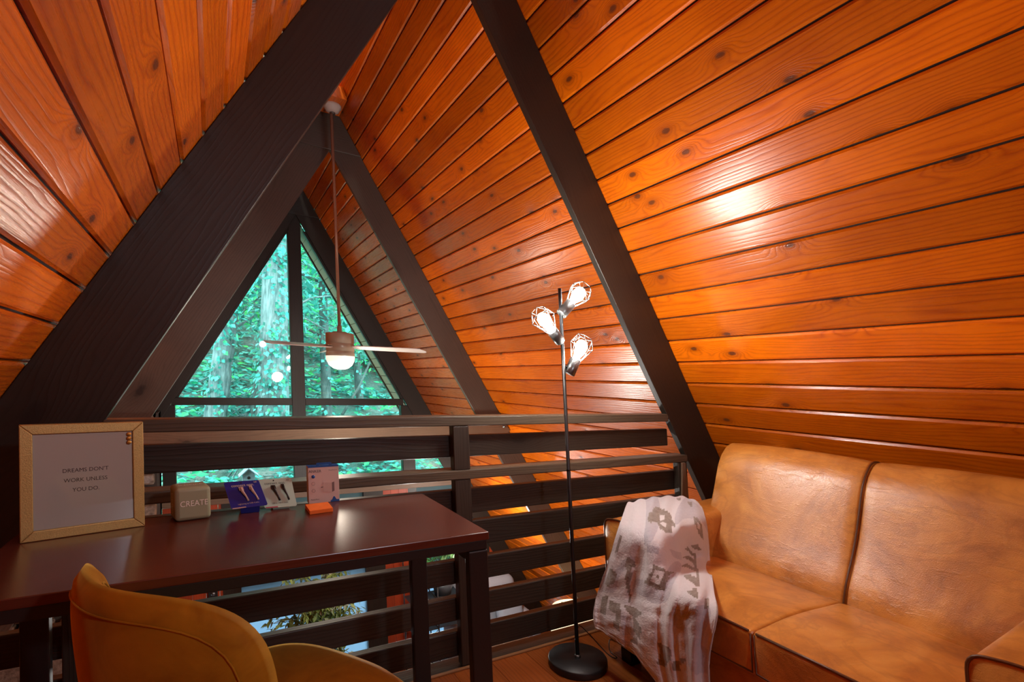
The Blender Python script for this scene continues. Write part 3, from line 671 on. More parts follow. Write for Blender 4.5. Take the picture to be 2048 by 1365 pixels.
# ------------------------------------------------------------------ sofa
def rounded(pr, r, n=5):
    out = []; m_ = len(pr)
    for i, p in enumerate(pr):
        p = Vector((p[0], p[1], 0)); rr = p_r = (pr[i][2] if len(pr[i]) > 2 else r)
        a = Vector((*pr[i-1][:2], 0)); b = Vector((*pr[(i+1) % m_][:2], 0)); da = (a-p); db = (b-p)
        k = min(rr, da.length*0.49, db.length*0.49); A = p+da.normalized()*k; B = p+db.normalized()*k
        for j in range(n+1): t = j/n; q = A*(1-t)**2+p*2*t*(1-t)+B*t*t; out.append((q.x, q.y))
    return out
def sofa():
    root = empty('sofa', (1.0, -0.9, 0), 'caramel brown leather two seat sofa under the sloping boards', 'sofa')
    xz = lambda pr, y, sc=1.0: [(x, y, z) for x, z in pr]
    def ext(name, pr, ya, yb, bulge=0.0, bev=0.02, mat='leather', ns=8):
        """profile in x-z swept along y with softly rounded ends"""
        mb = MB(); n = len(pr); cx = sum(p[0] for p in pr)/n; cz = sum(p[1] for p in pr)/n; rings = []
        L = yb-ya; st = [(0, bev), (bev*0.3, bev*0.30), (bev, 0)]; st = [(a, b) for a, b in st]+[(L*k/ns, 0) for k in range(1, ns) if bev*1.2 < L*k/ns < L-bev*1.2]+[(L-bev, 0), (L-bev*0.3, bev*0.30), (L, bev)]
        for a, ins in st:
            bl = bulge*math.sin(PI*a/L)**0.6 if 0 < a < L else 0
            ring = []
            for x, z in pr:
                d = Vector((x-cx, 0, z-cz)); l = d.length or 1; d = d/l
                ring.append(Vector((x, ya+a, z))+d*(bl-ins))
            rings.append(mb.add(ring))
        mb.smooth = True
        for r1, r2 in zip(rings, rings[1:]):
            for k in range(n): mb.face((r1+k, r2+k, r2+(k+1) % n, r1+(k+1) % n))
        mb.face([rings[0]+k for k in range(n)]); mb.face([rings[-1]+k for k in range(n)][::-1])
        return mb.build(name, mat, root)
    def pipe(par, pts, name='piping', r=0.0032): mb = MB(); mb.tube(pts, r, 6); return sub(par, mb, name, 'piping', root)
    # base
    mb = MB(); mb.box((0.53, -1.60, 0.085), (1.47, -0.22, 0.300)); bs = mb.build('base', 'leather', root, bevel=0.012, seg=3, auto=True)
    pipe(bs, [(0.528, -1.58, 0.292), (0.528, -0.24, 0.292)])
    for x in (0.60, 1.40):
        for y in (-1.54, -0.28): mb = MB(); mb.prism([(x-0.03, y-0.03, 0.085), (x+0.03, y-0.03, 0.085), (x+0.03, y+0.03, 0.085), (x-0.03, y+0.03, 0.085)], (0, 0, -0.084), (0, 0, 1)); mb.build('foot', 'blackgloss', root, bevel=0.004)
    # backs
    bp = rounded([(0.985, 0.36, .03), (1.005, 0.46, .08), (1.105, 0.62, .15), (1.185, 0.835, .10), (1.262, 0.904, .06), (1.345, 0.890, .05), (1.42, 0.78, .05), (1.47, 0.62, .05), (1.47, 0.30, .02), (1.0, 0.30, .02)], 0.04)
    for ya, yb in ((-0.9520, -0.318), (-1.600, -0.9535)):
        b_ = ext('back_cushion', bp, ya, yb, bulge=0.012, bev=0.014, ns=12)
    fr = [(x-0.004, -0.9527, z+0.003) for x, z in bp[6:34]]
    mb = MB(); mb.tube(fr, 0.0036, 8); sub(b_, mb, 'back_seam_piping', 'piping', root)
    # seats
    sp = rounded([(0.492, 0.300, .01), (0.488, 0.432, .018), (0.70, 0.447, .1), (1.02, 0.425, .05), (1.02, 0.300, .01)], 0.02)
    for ya, yb in ((-0.944, -0.415), (-1.425, -0.9455)):
        s_ = ext('seat_cushion', sp, ya, yb, bulge=0.004, bev=0.010)
        pipe(s_, [(0.491, ya+0.012, 0.431), (0.487, (ya+yb)/2, 0.434), (0.491, yb-0.012, 0.431)], r=0.0042)
        pipe(s_, [(0.491, yb-0.006, 0.425), (0.491, yb-0.006, 0.31), (0.491, (ya+yb)/2, 0.304), (0.491, ya+0.006, 0.31), (0.491, ya+0.006, 0.425)], r=0.0035)
    # arms: profile across y-z, swept along x
    def arm(ya, yb, inner):
        mb = MB(); pr = rounded([(ya, 0.10, .01), (ya, 0.582, .035), ((ya+yb)/2, 0.600, .05), (yb, 0.582, .035), (yb, 0.10, .01)], 0.03)
        n = len(pr); xs = [(0.560, 0.008), (0.563, 0.002), (0.570, 0.0), (0.80, 0.0), (1.05, 0.0), (1.40, 0.0), (1.44, 0.02)]; rings = []; cy = (ya+yb)/2
        for x, ins in xs:
            rise = 0.028*max(0, (x-0.6)/0.6); rings.append(mb.add([(x, cy+(y-cy)*(1-ins*6), z*(1-ins*0.8)+rise*(z/0.6)) for y, z in pr]))
        mb.smooth = True
        for r1, r2 in zip(rings, rings[1:]):
            for k in range(n): mb.face((r1+k, r1+(k+1) % n, r2+(k+1) % n, r2+k))
        mb.face([rings[0]+k for k in range(n)][::-1]); mb.face([rings[-1]+k for k in range(n)])
        a_ = mb.build('arm', 'leather', root)
        pipe(a_, [(0.561, y, z+0.001) for y, z in pr], r=0.0038)
    arm(-0.405, -0.195, -1); arm(-1.645, -1.440, 1)
sofa()

# ------------------------------------------------------------------ throw blanket
NET = [[[0.75,-0.16,0.548],[0.838,-0.16,0.539],[0.97,-0.16,0.536],[1.091,-0.16,0.523],[1.155,-0.19,0.536]],[[0.725,-0.18,0.628],[0.825,-0.18,0.637],[0.957,-0.18,0.637],[1.095,-0.18,0.622],[1.117,-0.25,0.606]],[[0.54,-0.329,0.593],[0.536,-0.454,0.605],[0.597,-0.5,0.61],[0.738,-0.488,0.61],[0.941,-0.425,0.581]],[[0.5,-0.3,0.457],[0.5,-0.454,0.476],[0.53,-0.568,0.507],[0.787,-0.46,0.454],[0.935,-0.44,0.426]],[[0.49,-0.23,0.302],[0.48,-0.425,0.355],[0.48,-0.596,0.417],[0.468,-0.738,0.48],[0.6,-0.724,0.46]],[[0.46,-0.234,0.227],[0.45,-0.437,0.28],[0.44,-0.616,0.337],[0.45,-0.732,0.391],[0.457,-0.848,0.46]],[[0.45,-0.246,0.182],[0.44,-0.45,0.203],[0.43,-0.64,0.221],[0.44,-0.741,0.25],[0.46,-0.803,0.291]],[[0.45,-0.257,0.165],[0.44,-0.459,0.176],[0.43,-0.67,0.11],[0.44,-0.745,0.075],[0.46,-0.803,0.103]]]
PAT = {"d":[[[1.7,1.45],[2.0,1.55],[2.3,1.65],[2.45,1.8],[2.6,2.0],[2.4,1.95],[2.45,2.15],[2.2,2.15],[1.9,1.95],[1.7,1.8],[1.45,1.85],[1.25,1.75],[1.35,1.6],[1.55,1.55],[1.55,1.5]],[[1.65,2.95],[2.35,3.3],[2.1,3.35],[2.2,3.45],[2.1,3.55],[2.05,3.85],[1.4,3.5],[1.55,3.3],[1.5,3.25],[1.65,3.15]],[[2.8,2.65],[2.95,2.6],[3.15,2.75],[3.2,2.9]],[[2.65,2.85],[2.95,2.85],[3.2,3.0],[3.2,3.2]],[[2.65,3.15],[2.9,3.15],[3.2,3.3],[3.3,3.45]],[[2.7,3.5],[3.0,3.5],[3.3,3.6],[3.3,3.9]],[[2.85,3.95],[3.2,3.9],[3.3,4.1],[3.3,4.25]],[[3.1,2.55],[3.4,2.55],[3.55,2.75],[3.4,2.7],[3.2,2.65]],[[3.15,2.75],[3.25,2.75],[3.35,3.85],[3.25,3.85]],[[3.35,1.8],[3.55,1.9],[3.7,2.1],[3.7,2.4],[3.65,2.45],[3.5,2.3],[3.4,2.05]],[[3.1,1.3],[3.35,1.3],[3.4,1.5],[3.3,1.5]],[[2.55,1.15],[2.8,1.2],[2.8,1.35],[2.65,1.3]],[[0.7,2.8],[0.9,2.9],[1.0,3.05],[0.85,3.1],[0.95,3.3],[0.95,3.6],[1.1,4.1],[1.05,4.3],[1.0,4.0],[0.8,3.5],[0.75,3.15],[0.65,3.1]],[[0.25,3.25],[0.55,3.35],[0.5,3.65],[0.4,3.8],[0.25,3.75],[0.25,3.5]],[[0.2,2.3],[0.35,2.3],[0.35,2.75],[0.25,2.8]],[[0.9,4.35],[1.25,4.5],[1.5,4.65],[1.3,4.95],[1.5,5.2],[1.4,5.6],[1.25,5.45],[1.2,4.9],[1.0,4.65]],[[0.5,4.3],[0.8,4.35],[0.9,4.85],[0.8,5.6],[0.65,5.5],[0.75,4.9],[0.55,4.7]],[[1.85,5.5],[2.35,5.6],[2.3,5.8],[2.0,6.15],[1.75,6.15],[1.95,5.75]],[[2.3,5.9],[2.95,5.8],[2.55,6.0],[2.65,6.1],[2.3,6.1]],[[0.25,4.25],[0.45,4.1],[0.5,5.05],[0.3,5.05]],[[1.1,5.85],[1.35,5.5],[1.35,5.85],[1.1,6.0]],[[3.45,4.25],[3.7,4.35],[3.65,4.8],[3.5,4.7]]],"h":[[[1.85,1.65],[2.1,1.7],[2.1,1.8],[1.9,1.8]],[[1.9,1.85],[2.05,1.85],[2.2,1.9],[2.15,2.0]],[[1.7,3.1],[2.0,3.2],[1.9,3.6],[1.6,3.45]],[[3.5,2.0],[3.6,2.1],[3.55,2.2],[3.45,2.15]]],"k":[[[1.8,3.25],[1.85,3.3],[1.85,3.4],[1.75,3.35]]],"g":[[[1.05,3.4],[1.75,3.5],[1.6,4.05],[1.05,3.85]],[[0.85,4.8],[1.15,4.95],[1.25,5.6],[0.9,5.7]],[[2.45,4.45],[3.3,4.8],[3.05,5.3],[2.5,5.1]],[[1.35,2.4],[1.85,2.45],[1.8,2.65],[1.35,2.6]],[[3.0,5.45],[3.85,5.75],[4.0,6.2],[3.2,6.1],[3.3,5.85]],[[2.2,2.55],[2.65,2.7],[2.65,2.95],[2.3,2.8]]]}
def inside(p, poly):
    x, y = p; c = False; n = len(poly); j = n-1
    for i in range(n):
        xi, yi = poly[i]; xj, yj = poly[j]
        if (yi > y) != (yj > y) and x < (xj-xi)*(y-yi)/(yj-yi)+xi: c = not c
        j = i
    return c
def crom(p0, p1, p2, p3, t): return 0.5*((2*p1)+(p2-p0)*t+(2*p0-5*p1+4*p2-p3)*t*t+(3*p1-p0-3*p2+p3)*t**3)
def blanket():
    N = [[Vector(p) for p in r] for r in NET]; nr, nc = len(N), len(N[0])
    cl = lambda v, m_: max(0, min(m_-1, v))
    def ev(u, v):
        j = int(min(max(math.floor(v), 0), nr-2)); tv = v-j; i = int(min(max(math.floor(u), 0), nc-2)); tu = u-i; rows = []
        for q in (-1, 0, 1, 2):
            r = N[cl(j+q, nr)]; rows.append(crom(r[cl(i-1, nc)], r[i], r[cl(i+1, nc)], r[cl(i+2, nc)], tu))
        return crom(*rows, tv)
    mb = MB(); nu, nv = 200, 330; U, V = 4.0, 7.0; pts = []; cols = []
    toC = Vector((-0.75, -0.62, 0.25)).normalized()
    for j in range(nv):
        v = V*j/(nv-1)
        for i in range(nu):
            u = U*i/(nu-1); p = ev(u, v)
            # hanging folds: run down the cloth, fan out to the hem
            w = min(1.0, max(0.0, (v-1.2)/2.2)); ph = u*2.6+0.35*math.sin(v*0.9+u)+0.16*v*(u-2)
            f = (math.sin(ph*2.1)*0.55+math.sin(ph*3.7+1.3+0.3*v)*0.3+math.sin(ph*1.3+2.0)*0.4)
            f = math.copysign(abs(f)**0.8, f)
            edge = min(1.0, u/0.25, (U-u)/0.25); amp = 0.005+0.012*w
            p = p+toC*(0.022+0.016*w+f*amp*(0.45+0.55*edge))+Vector((0, 0, 0.004*math.sin(u*9+1)*(1-w)))
            p += toC*0.004*noise.noise(Vector((u*3.1, v*3.3, 1.0)))+toC*0.0012*noise.noise(Vector((u*22, v*22, 4.0)))
            pts.append(p)
            q = (u, v); jag = 0.035; st = 0.07
            qs = (round(u/0.05)*0.05, round(v/0.045)*0.045)
            nz = noise.noise(Vector((u*1.1+5, v*0.9, 2)))
            c = [0.60, 0.575, 0.60]
            if any(inside(q, pl) for pl in PAT['g']) or nz > 0.24: c = [0.44, 0.42, 0.47]
            if any(inside(qs, pl) for pl in PAT['d']):
                c = [0.20, 0.155, 0.12]
                if any(inside(q, pl) for pl in PAT['h']): c = [0.62, 0.59, 0.60]
                if any(inside(q, pl) for pl in PAT['k']): c = [0.20, 0.13, 0.09]
            if v > 6.86 or u < 0.04 or u > 3.96: c = [0.42, 0.38, 0.37]
            cols.append(c)
    b = mb.add(pts); mb.smooth = True
    for j in range(nv-1):
        for i in range(nu-1): k = b+j*nu+i; mb.face((k, k+nu, k+nu+1, k+1))
    mb.col = cols
    m, t, bs = nt('fleece'); at = nd(t, 'ShaderNodeAttribute', attribute_name='dye'); tc = nd(t, 'ShaderNodeTexCoord')
    n = noise_tex(t, tc.outputs['Object'], 340, 3, 0.7); n2 = noise_tex(t, tc.outputs['Object'], 60, 3, 0.6)
    ln(t, mix(t, mrange(t, n2, 0.35, 0.7, 0, 0.22), at.outputs['Color'], (0.70, 0.67, 0.68)), bs.inputs['Base Color'])
    bs.inputs['Roughness'].default_value = 0.95; bs.inputs['Sheen Weight'].default_value = 0.35; bs.inputs['Specular IOR Level'].default_value = 0.1
    bump(t, bs, mth(t, 'ADD', n, n2), 0.5, 0.004)
    o = mb.build('throw_blanket', m, None, solid=0.006)
    tag(o, 'cream fleece blanket with brown woven motifs draped over the sofa arm', 'blanket')
blanket()
# ------------------------------------------------------------------ things on the desk
DZ = 0.7505
M['printglass'] = glass_mat('picture_glass', (0.97, 0.97, 0.96), 0.05, 0.05)
def picture_frame():
    A = Vector((-1.316, -0.288, DZ)); B = Vector((-1.077, -0.231, DZ)); H = 0.281; ux = (B-A).normalized(); L = (B-A).length
    back = Vector((-ux.y, ux.x, 0)); Z = Vector((0, 0, 1)); root = empty('framed_print', tuple((A+B)/2), 'gold framed quote print, brown words on white paper, standing on the desk', 'picture frame')
    P = lambda x, z, d=0.0: A+ux*x+Z*z+back*d
    gold = plain('brushed_gold', (0.52, 0.39, 0.14), 0.40, metal=0.45, bn=0.25, bscale=400, var=0.15)
    w = 0.024; mb = MB()
    bars = [[(0, 0), (L, 0), (L-w, w), (w, w)], [(L, 0), (L, H), (L-w, H-w), (L-w, w)], [(L, H), (0, H), (w, H-w), (L-w, H-w)], [(0, H), (0, 0), (w, w), (w, H-w)]]
    for q in bars: mb.prism([P(x, z) for x, z in q], back*0.024)
    mb.build('frame', gold, root, bevel=0.0018, seg=2)
    mb = MB(); mb.prism([P(w-.003, w-.003, 0.008), (P(L-w+.003, w-.003, 0.008)), P(L-w+.003, H-w+.003, 0.008), P(w-.003, H-w+.003, 0.008)], back*0.003)
    pr = mb.build('print', plain('print_paper', (0.88, 0.85, 0.76), 0.6), root)
    mb = MB(); cx = L*0.505
    for k, s in enumerate(("DREAMS DON'T", 'WORK UNLESS', 'YOU DO.')): text_into(mb, s, 0.0138, lambda x, y, z, k=k: P(cx+x*0.93, 0.158-k*0.0245+y, 0.0078))
    sub(pr, mb, 'lettering', plain('print_ink', (0.05, 0.04, 0.04), 0.7), root)
    mb = MB(); mb.prism([P(w-.002, w-.002, 0.005), P(L-w+.002, w-.002, 0.005), P(L-w+.002, H-w+.002, 0.005), P(w-.002, H-w+.002, 0.005)], back*0.0005); mb.build('glass', 'printglass', root)
    mb = MB(); mb.box((0, 0, 0), (0.001, 0.001, 0.001)); mb = MB()
    mb.prism([P(0.004, 0.004, 0.0245), P(L-0.004, 0.004, 0.0245), P(L-0.004, H-0.004, 0.0245), P(0.004, H-0.004, 0.0245)], back*0.002); mb.build('backing_board', plain('backing', (0.05, 0.03, 0.02), 0.8), root)
    for k in range(3):
        mb = MB(); c = P(L-w-0.0075, H-w-0.008-k*0.0108, 0.0045); mb.lathe([(0, -0.004), (0.0048, -0.004), (0.0052, -0.003), (0.0052, 0.0), (0, 0.0)], c, back, 20)
        o = mb.build('gold_dot', plain('gold_dot', (0.55, 0.30, 0.06), 0.3, metal=0.5) if k == 0 else bpy.data.materials['gold_dot'], root)
picture_frame()

def word_cube():
    A = Vector((-1.008, -0.231, DZ)); B = Vector((-0.921, -0.214, DZ)); ux = (B-A).normalized(); bk = Vector((-ux.y, ux.x, 0)); Z = Vector((0, 0, 1)); L = 0.089; O = A+ux*0+bk*0
    root = empty('word_cube', tuple(A+ux*L/2+bk*L/2), 'sage beige cube reading CREATE between the gold frame and cable cards', 'desk cube')
    mb = MB(); mb.prism([O, O+ux*L, O+ux*L+bk*L, O+bk*L], Z*0.093); mb.build('body', plain('cube_paint', (0.31, 0.34, 0.22), 0.5), root, bevel=0.011, seg=4, auto=True)
    wh = plain('cube_lettering', (0.85, 0.84, 0.78), 0.5)
    mb = MB(); text_into(mb, 'CREATE', 0.0225, lambda x, y, z: O+ux*(L*0.52+x*0.86)+Z*(0.041+y)-bk*0.0006); mb.build('front_word', wh, root)
    mb = MB(); text_into(mb, 'INSPIRE', 0.018, lambda x, y, z: O+ux*(L/2+x)+bk*(L*0.42+y)+Z*0.0936); mb.build('top_word', wh, root)
    mb = MB(); text_into(mb, 'DREAM', 0.018, lambda x, y, z: O-ux*0.0006+Z*(0.045+x)+bk*(L*0.42-y*-1)); mb.build('side_word', wh, root)
word_cube()

def cable_card(tl, tr, br, bl, base, dark, body, cable, label, txt, sub_txt):
    tl, tr, br, bl = [Vector(p) for p in (tl, tr, br, bl)]; root = empty('cable_package', base, label, 'cable package', 'charging cable packs')
    nn = (tr-tl).cross(bl-tl).normalized()
    if nn.y > 0: nn = -nn
    P = lambda x, y, d=0.0: tl*(1-x)*(1-y)+tr*x*(1-y)+br*x*y+bl*(1-x)*y+nn*d
    mb = MB(); r = [(0.04, 0), (0.96, 0), (1, 0.04), (1, 0.96), (0.96, 1), (0.04, 1), (0, 0.96), (0, 0.04)]; mb.prism([P(x, y) for x, y in r], -nn*0.0008)
    cd = mb.build('card', body, root)
    W_ = (tr-tl).length; H_ = (bl-tl).length
    def tx(s, size, cx, cy, name, mt, bold=0.0):
        mb = MB(); text_into(mb, s, size, lambda x, y, z: P(cx+x/W_, cy-y/H_, 0.0006)); sub(cd, mb, name, mt, root)
    tx(txt, 0.0118, 0.50, 0.20, 'brand_lettering', dark[0]); tx("10'", 0.0085, 0.88, 0.105, 'length_mark', dark[1]); tx(sub_txt, 0.0060, 0.50, 0.87, 'description', dark[2])
    mb = MB(); mb.lathe([(0, 0.0004), (0.0022, 0.0004), (0.0022, 0.0008), (0, 0.0008)], P(0.48, 0.07), nn, 12); sub(cd, mb, 'hang_hole', 'pine_dark', root)
    mb = MB(); mb.prism([P(0.03, 0.955, 0.0004), P(0.40, 0.955, 0.0004), P(0.40, 0.99, 0.0004), P(0.03, 0.99, 0.0004)], nn*0.0004); sub(cd, mb, 'label_strip', dark[3], root)
    for x0 in (0.42, 0.70):
        mb = MB(); mb.tube([P(x0, 0.28, 0.006), P(x0+0.01, 0.42, 0.007), P(x0+0.07, 0.62, 0.005), P(x0+0.09, 0.78, 0.004)], [0.0044 if x0 < .5 else 0.0034, 0.0042, 0.0025, 0.0030], 10)
        if x0 < 0.5: mb.obox(P(x0, 0.32, 0.005), (tr-tl).normalized(), (bl-tl).normalized(), nn, 0.0062, 0.0060, 0.0030)
        else: mb.obox(P(x0-0.005, 0.30, 0.005), (tr-tl).normalized(), (bl-tl).normalized(), nn, 0.0045, 0.0062, 0.0030)
        mb.build('cable_plug', cable, root)
    # folded cardboard foot
    f0, f1 = P(0.24, 0.93, -0.001), P(0.80, 0.93, -0.001); g = Vector((0, 0, 0)); mb = MB()
    a = Vector((f0.x, f0.y+0.004, DZ)); b = Vector((f1.x, f1.y+0.004, DZ)); a0 = Vector((f0.x, f0.y+0.002, f0.z)); b0 = Vector((f1.x, f1.y+0.002, f1.z))
    mb.prism([a+(b-a)*0.05, b-(b-a)*0.05, b0, a0], (0, 0.045, 0)); mb.build('foot_box', body, root)
blue = plain('blue_card', (0.004, 0.018, 0.26), 0.35); pale = plain('pale_card', (0.42, 0.62, 0.54), 0.35); white_plug = plain('white_plug', (0.50, 0.40, 0.36), 0.4); black_plug = plain('black_plug', (0.008, 0.008, 0.008), 0.35)
cream_ink = plain('cream_ink', (0.62, 0.60, 0.42), 0.5); black_ink = plain('black_ink', (0.02, 0.02, 0.02), 0.5); pink_ink = plain('pink_label', (0.55, 0.40, 0.36), 0.5); red_ink = plain('red_label', (0.40, 0.05, 0.08), 0.5)
cable_card((-0.799, -0.138, 0.838), (-0.696, -0.138, 0.838), (-0.686, -0.188, 0.757), (-0.778, -0.188, 0.757), (-0.735, -0.165, DZ), (black_ink, black_ink, black_ink, red_ink), pale, black_plug, 'pale green cable card with two black plugs, overlapped by the blue card', 'connect onn.', 'USB to USB-C Cable')
cable_card((-0.888, -0.152, 0.838), (-0.792, -0.152, 0.840), (-0.771, -0.202, 0.771), (-0.869, -0.202, 0.766), (-0.825, -0.18, DZ), (cream_ink, cream_ink, cream_ink, pink_ink), blue, white_plug, 'bright blue cable card with two white plugs, right of the cube', 'connect onn.', 'Lightning to USB Cable')

M['printed_shadow_mat'] = plain('printed_shadow', (0.20, 0.15, 0.15), 0.5)
def charger_box():
    A = Vector((-0.645, -0.150, DZ)); B = Vector((-0.547, -0.147, DZ)); ux = (B-A).normalized(); bk = Vector((-ux.y, ux.x, 0)); Z = Vector((0, 0, 1)); L = (B-A).length; H = 0.121
    root = empty('charger_box', tuple((A+B)/2), 'white retail charger box with blue edges, standing behind the orange notes', 'box')
    P = lambda x, z, d=0.0: A+ux*(x*L)+Z*(z*H)-bk*d
    white = plain('box_card', (0.66, 0.56, 0.53), 0.4); bl = plain('box_blue', (0.01, 0.09, 0.36), 0.4); gy = plain('box_grey_ink', (0.05, 0.04, 0.04), 0.5)
    mb = MB(); mb.prism([P(0, 0), P(1, 0), P(1, 1), P(0, 1)], bk*0.030); mb.build('carton', white, root, bevel=0.0006, seg=1)
    mb = MB(); mb.prism([P(0.002, 0.965, 0.0004), P(0.998, 0.965, 0.0004), P(0.998, 1.003, 0.0004), P(0.002, 1.003, 0.0004)], bk*0.031)
    mb.build('top_band', bl, root)
    mb = MB(); mb.prism([P(0.27, 1.003), P(0.27, 1.075), P(0.31, 1.09), P(0.73, 1.09), P(0.77, 1.075), P(0.77, 1.003), P(0.68, 1.003), P(0.68, 1.045), P(0.36, 1.045), P(0.36, 1.003)], bk*0.001); mb.build('hang_tab', bl, root)
    mb = MB(); mb.prism([P(0.70, 0.003, .0006), P(0.998, 0.003, .0006), P(0.998, 0.06, .0006), P(0.90, 0.06, .0006), P(0.84, 0.145, .0006), P(0.80, 0.145, .0006), P(0.75, 0.06, .0006), P(0.70, 0.04, .0006)], bk*0.0005); mb.build('corner_wedge', bl, root)
    mb = MB(); text_into(mb, 'ANKER', 0.0125, lambda x, y, z: P(0.22+x/L, 0.83+y/H, 0.0008)); mb.build('brand_lettering', gy, root)
    mb = MB(); text_into(mb, 'PowerPort III', 0.0048, lambda x, y, z: P(0.80+x/L, 0.86+y/H, 0.0008)); mb.build('model_lettering', gy, root); mb = MB(); text_into(mb, 'PowerPort', 0.0058, lambda x, y, z: P(0.20+x/L, 0.085+y/H, 0.0008)); mb.build('small_lettering', gy, root)
    mb = MB(); mb.lathe([(0, 0.0008), (0.0056, 0.0008), (0.0056, 0.0), (0, 0)], P(0.16, 0.72), -bk, 24); mb.build('round_badge', bl, root)
    mb = MB()
    for z in (0.53, 0.34):
        for k in range(20):
            a0, a1 = 2*PI*k/20, 2*PI*(k+1)/20; mb.tube([P(0.16+0.055*math.cos(a0), z+0.045*math.sin(a0), 0.0006), P(0.16+0.055*math.cos(a1), z+0.045*math.sin(a1), 0.0006)], 0.00035, 4)
    mb.build('icon_ring', gy, root)
    mb = MB(); mb.prism([P(0.47, 0.30, .0007), P(0.76, 0.27, .0007), P(0.76, 0.53, .0007), P(0.47, 0.55, .0007)], bk*0.0005); ch = mb.build('printed_charger', plain('printed_white', (0.60, 0.48, 0.44), 0.4), root)
    mb = MB(); mb.prism([P(0.76, 0.27, .0007), P(0.84, 0.30, .0007), P(0.84, 0.55, .0007), P(0.76, 0.53, .0007)], bk*0.0005); sub(ch, mb, 'printed_ports', 'printed_shadow_mat', root); mb = MB(); mb.prism([P(0.40, 0.40, .0007), P(0.47, 0.41, .0007), P(0.47, 0.44, .0007), P(0.40, 0.43, .0007)], bk*0.0005); sub(ch, mb, 'printed_plug', 'printed_shadow_mat', root)
charger_box()
simple('sticky_note_pad', (-0.625, -0.24, DZ), 'small orange pad of sticky notes in front of the charger box', 'sticky notes', [
    ('note_block', plain('orange_paper', (0.85, 0.19, 0.02), 0.7, var=0.05), lambda mb: mb.prism([(-0.664, -0.290, DZ), (-0.594, -0.279, DZ), (-0.593, -0.194, DZ), (-0.664, -0.200, DZ)], (0, 0, 0.0115)), dict(bevel=0.0006, seg=1))])

# ------------------------------------------------------------------ great room below
gf = plain('grey_fabric', (0.28, 0.30, 0.34), 0.9, bn=0.4, bscale=300, var=0.1); lf = plain('light_fabric', (0.50, 0.50, 0.52), 0.9, bn=0.3, bscale=300)
def soft(name, a, b, mat, root, bev=0.06): mb = MB(); mb.box(a, b); return mb.build(name, mat, root, bevel=bev, seg=4, auto=True)
r = empty('armchair', (2.15, 4.1, -2.42), 'grey fabric armchair in the far corner of the room below', 'armchair')
soft('backrest', (1.70, 4.12, -2.1), (2.60, 4.42, -1.44), gf, r, 0.12); soft('seat', (1.72, 3.72, -2.30), (2.58, 4.14, -1.98), gf, r); soft('arm', (1.60, 3.70, -2.40), (1.75, 4.40, -1.85), gf, r); soft('arm', (2.56, 3.70, -2.40), (2.70, 4.40, -1.85), gf, r)
r = empty('pillow', (2.40, 3.95, -1.98), 'blue grey pillow on the far armchair below', 'pillow')
mb = MB(); pillow(mb, lambda x, y: (2.40+0.20*x, 4.02+0.05*y, -1.80+0.18*y), 0.07, 10); mb.build('cover', plain('blue_grey_cover', (0.30, 0.36, 0.44), 0.8), r)
r = empty('loveseat', (1.9, 2.7, -2.42), 'light grey sofa below the loft edge, seen through the lowest gaps', 'sofa')
soft('arm', (1.35, 2.55, -2.40), (2.25, 2.80, -1.72), lf, r, 0.11); soft('seat', (1.40, 2.10, -2.40), (2.60, 2.56, -2.00), lf, r); soft('backrest', (2.28, 1.60, -2.40), (2.60, 2.80, -1.62), lf, r, 0.1)
r = empty('side_table', (2.12, 3.35, -2.42), 'low wooden table with a white runner between the grey seats below', 'table')
mb = MB(); mb.box((1.80, 3.15, -1.98), (2.36, 3.62, -1.94), (0, 1, 0)); mb.build('table_top', 'tan', r, bevel=0.004)
for x in (1.84, 2.30):
    for y in (3.2, 3.56): mb = MB(); mb.box((x-0.02, y-0.02, -2.42), (x+0.02, y+0.02, -1.981)); mb.build('leg', 'tan', r)
mb = MB(); mb.box((1.80, 3.34, -1.9395), (2.30, 3.42, -1.925)); o = mb.build('table_runner', plain('white_linen', (0.7, 0.68, 0.66), 0.9), None, bevel=0.004); tag(o, 'white strip of cloth lying on the low wooden table below', 'runner')
r = empty('table_lamp', (2.144, 2.25, -2.0), 'table lamp with a big cream drum shade glowing in the room below', 'lamp')
mb = MB(); mb.lathe([(0.215, 0.0), (0.245, -0.42)], (2.144, 2.24, -1.06), seg=48); mb.build('lamp_shade', plain('cream_shade', (0.85, 0.78, 0.58), 0.8, emit=(1.0, 0.86, 0.56), es=0.75), r, solid=0.004)
mb = MB(); mb.tube([(2.144, 2.24, -1.06), (2.144, 2.24, -1.95)], 0.012, 10); mb.tube([(2.144-0.2, 2.24, -1.075), (2.144+0.2, 2.24, -1.075)], 0.004, 6); mb.tube([(2.144, 2.04, -1.075), (2.144, 2.44, -1.075)], 0.004, 6)
for s_ in (-1, 1): mb.tube([(2.144, 2.24, -1.10), (2.144+s_*0.07, 2.24, -1.18), (2.144+s_*0.07, 2.24, -1.28), (2.144, 2.24, -1.36)], 0.004, 6)
mb.build('stem', 'black', r); mb = MB(); mb.lathe([(0, 0), (0.09, 0), (0.11, 0.1), (0.05, 0.3), (0.02, 0.42), (0, 0.42)], (2.144, 2.24, -2.0)); mb.build('lamp_body', plain('ceramic', (0.5, 0.45, 0.4), 0.3), r)
light('table_lamp_bulb', 'POINT', tuple(shear(Vector((2.144, 2.24, -1.25)))), 14, (1.0, 0.82, 0.55), radius=0.04)
r = empty('lamp_table', (2.15, 2.2, -2.42), 'small dark end table carrying the cream shaded lamp below', 'table')
mb = MB(); mb.box((1.88, 1.98, -2.04), (2.42, 2.50, -2.001)); mb.build('table_top', 'rail', r, bevel=0.004)
for x in (1.91, 2.39):
    for y in (2.01, 2.47): mb = MB(); mb.box((x-0.02, y-0.02, -2.42), (x+0.02, y+0.02, -2.041)); mb.build('leg', 'rail', r)

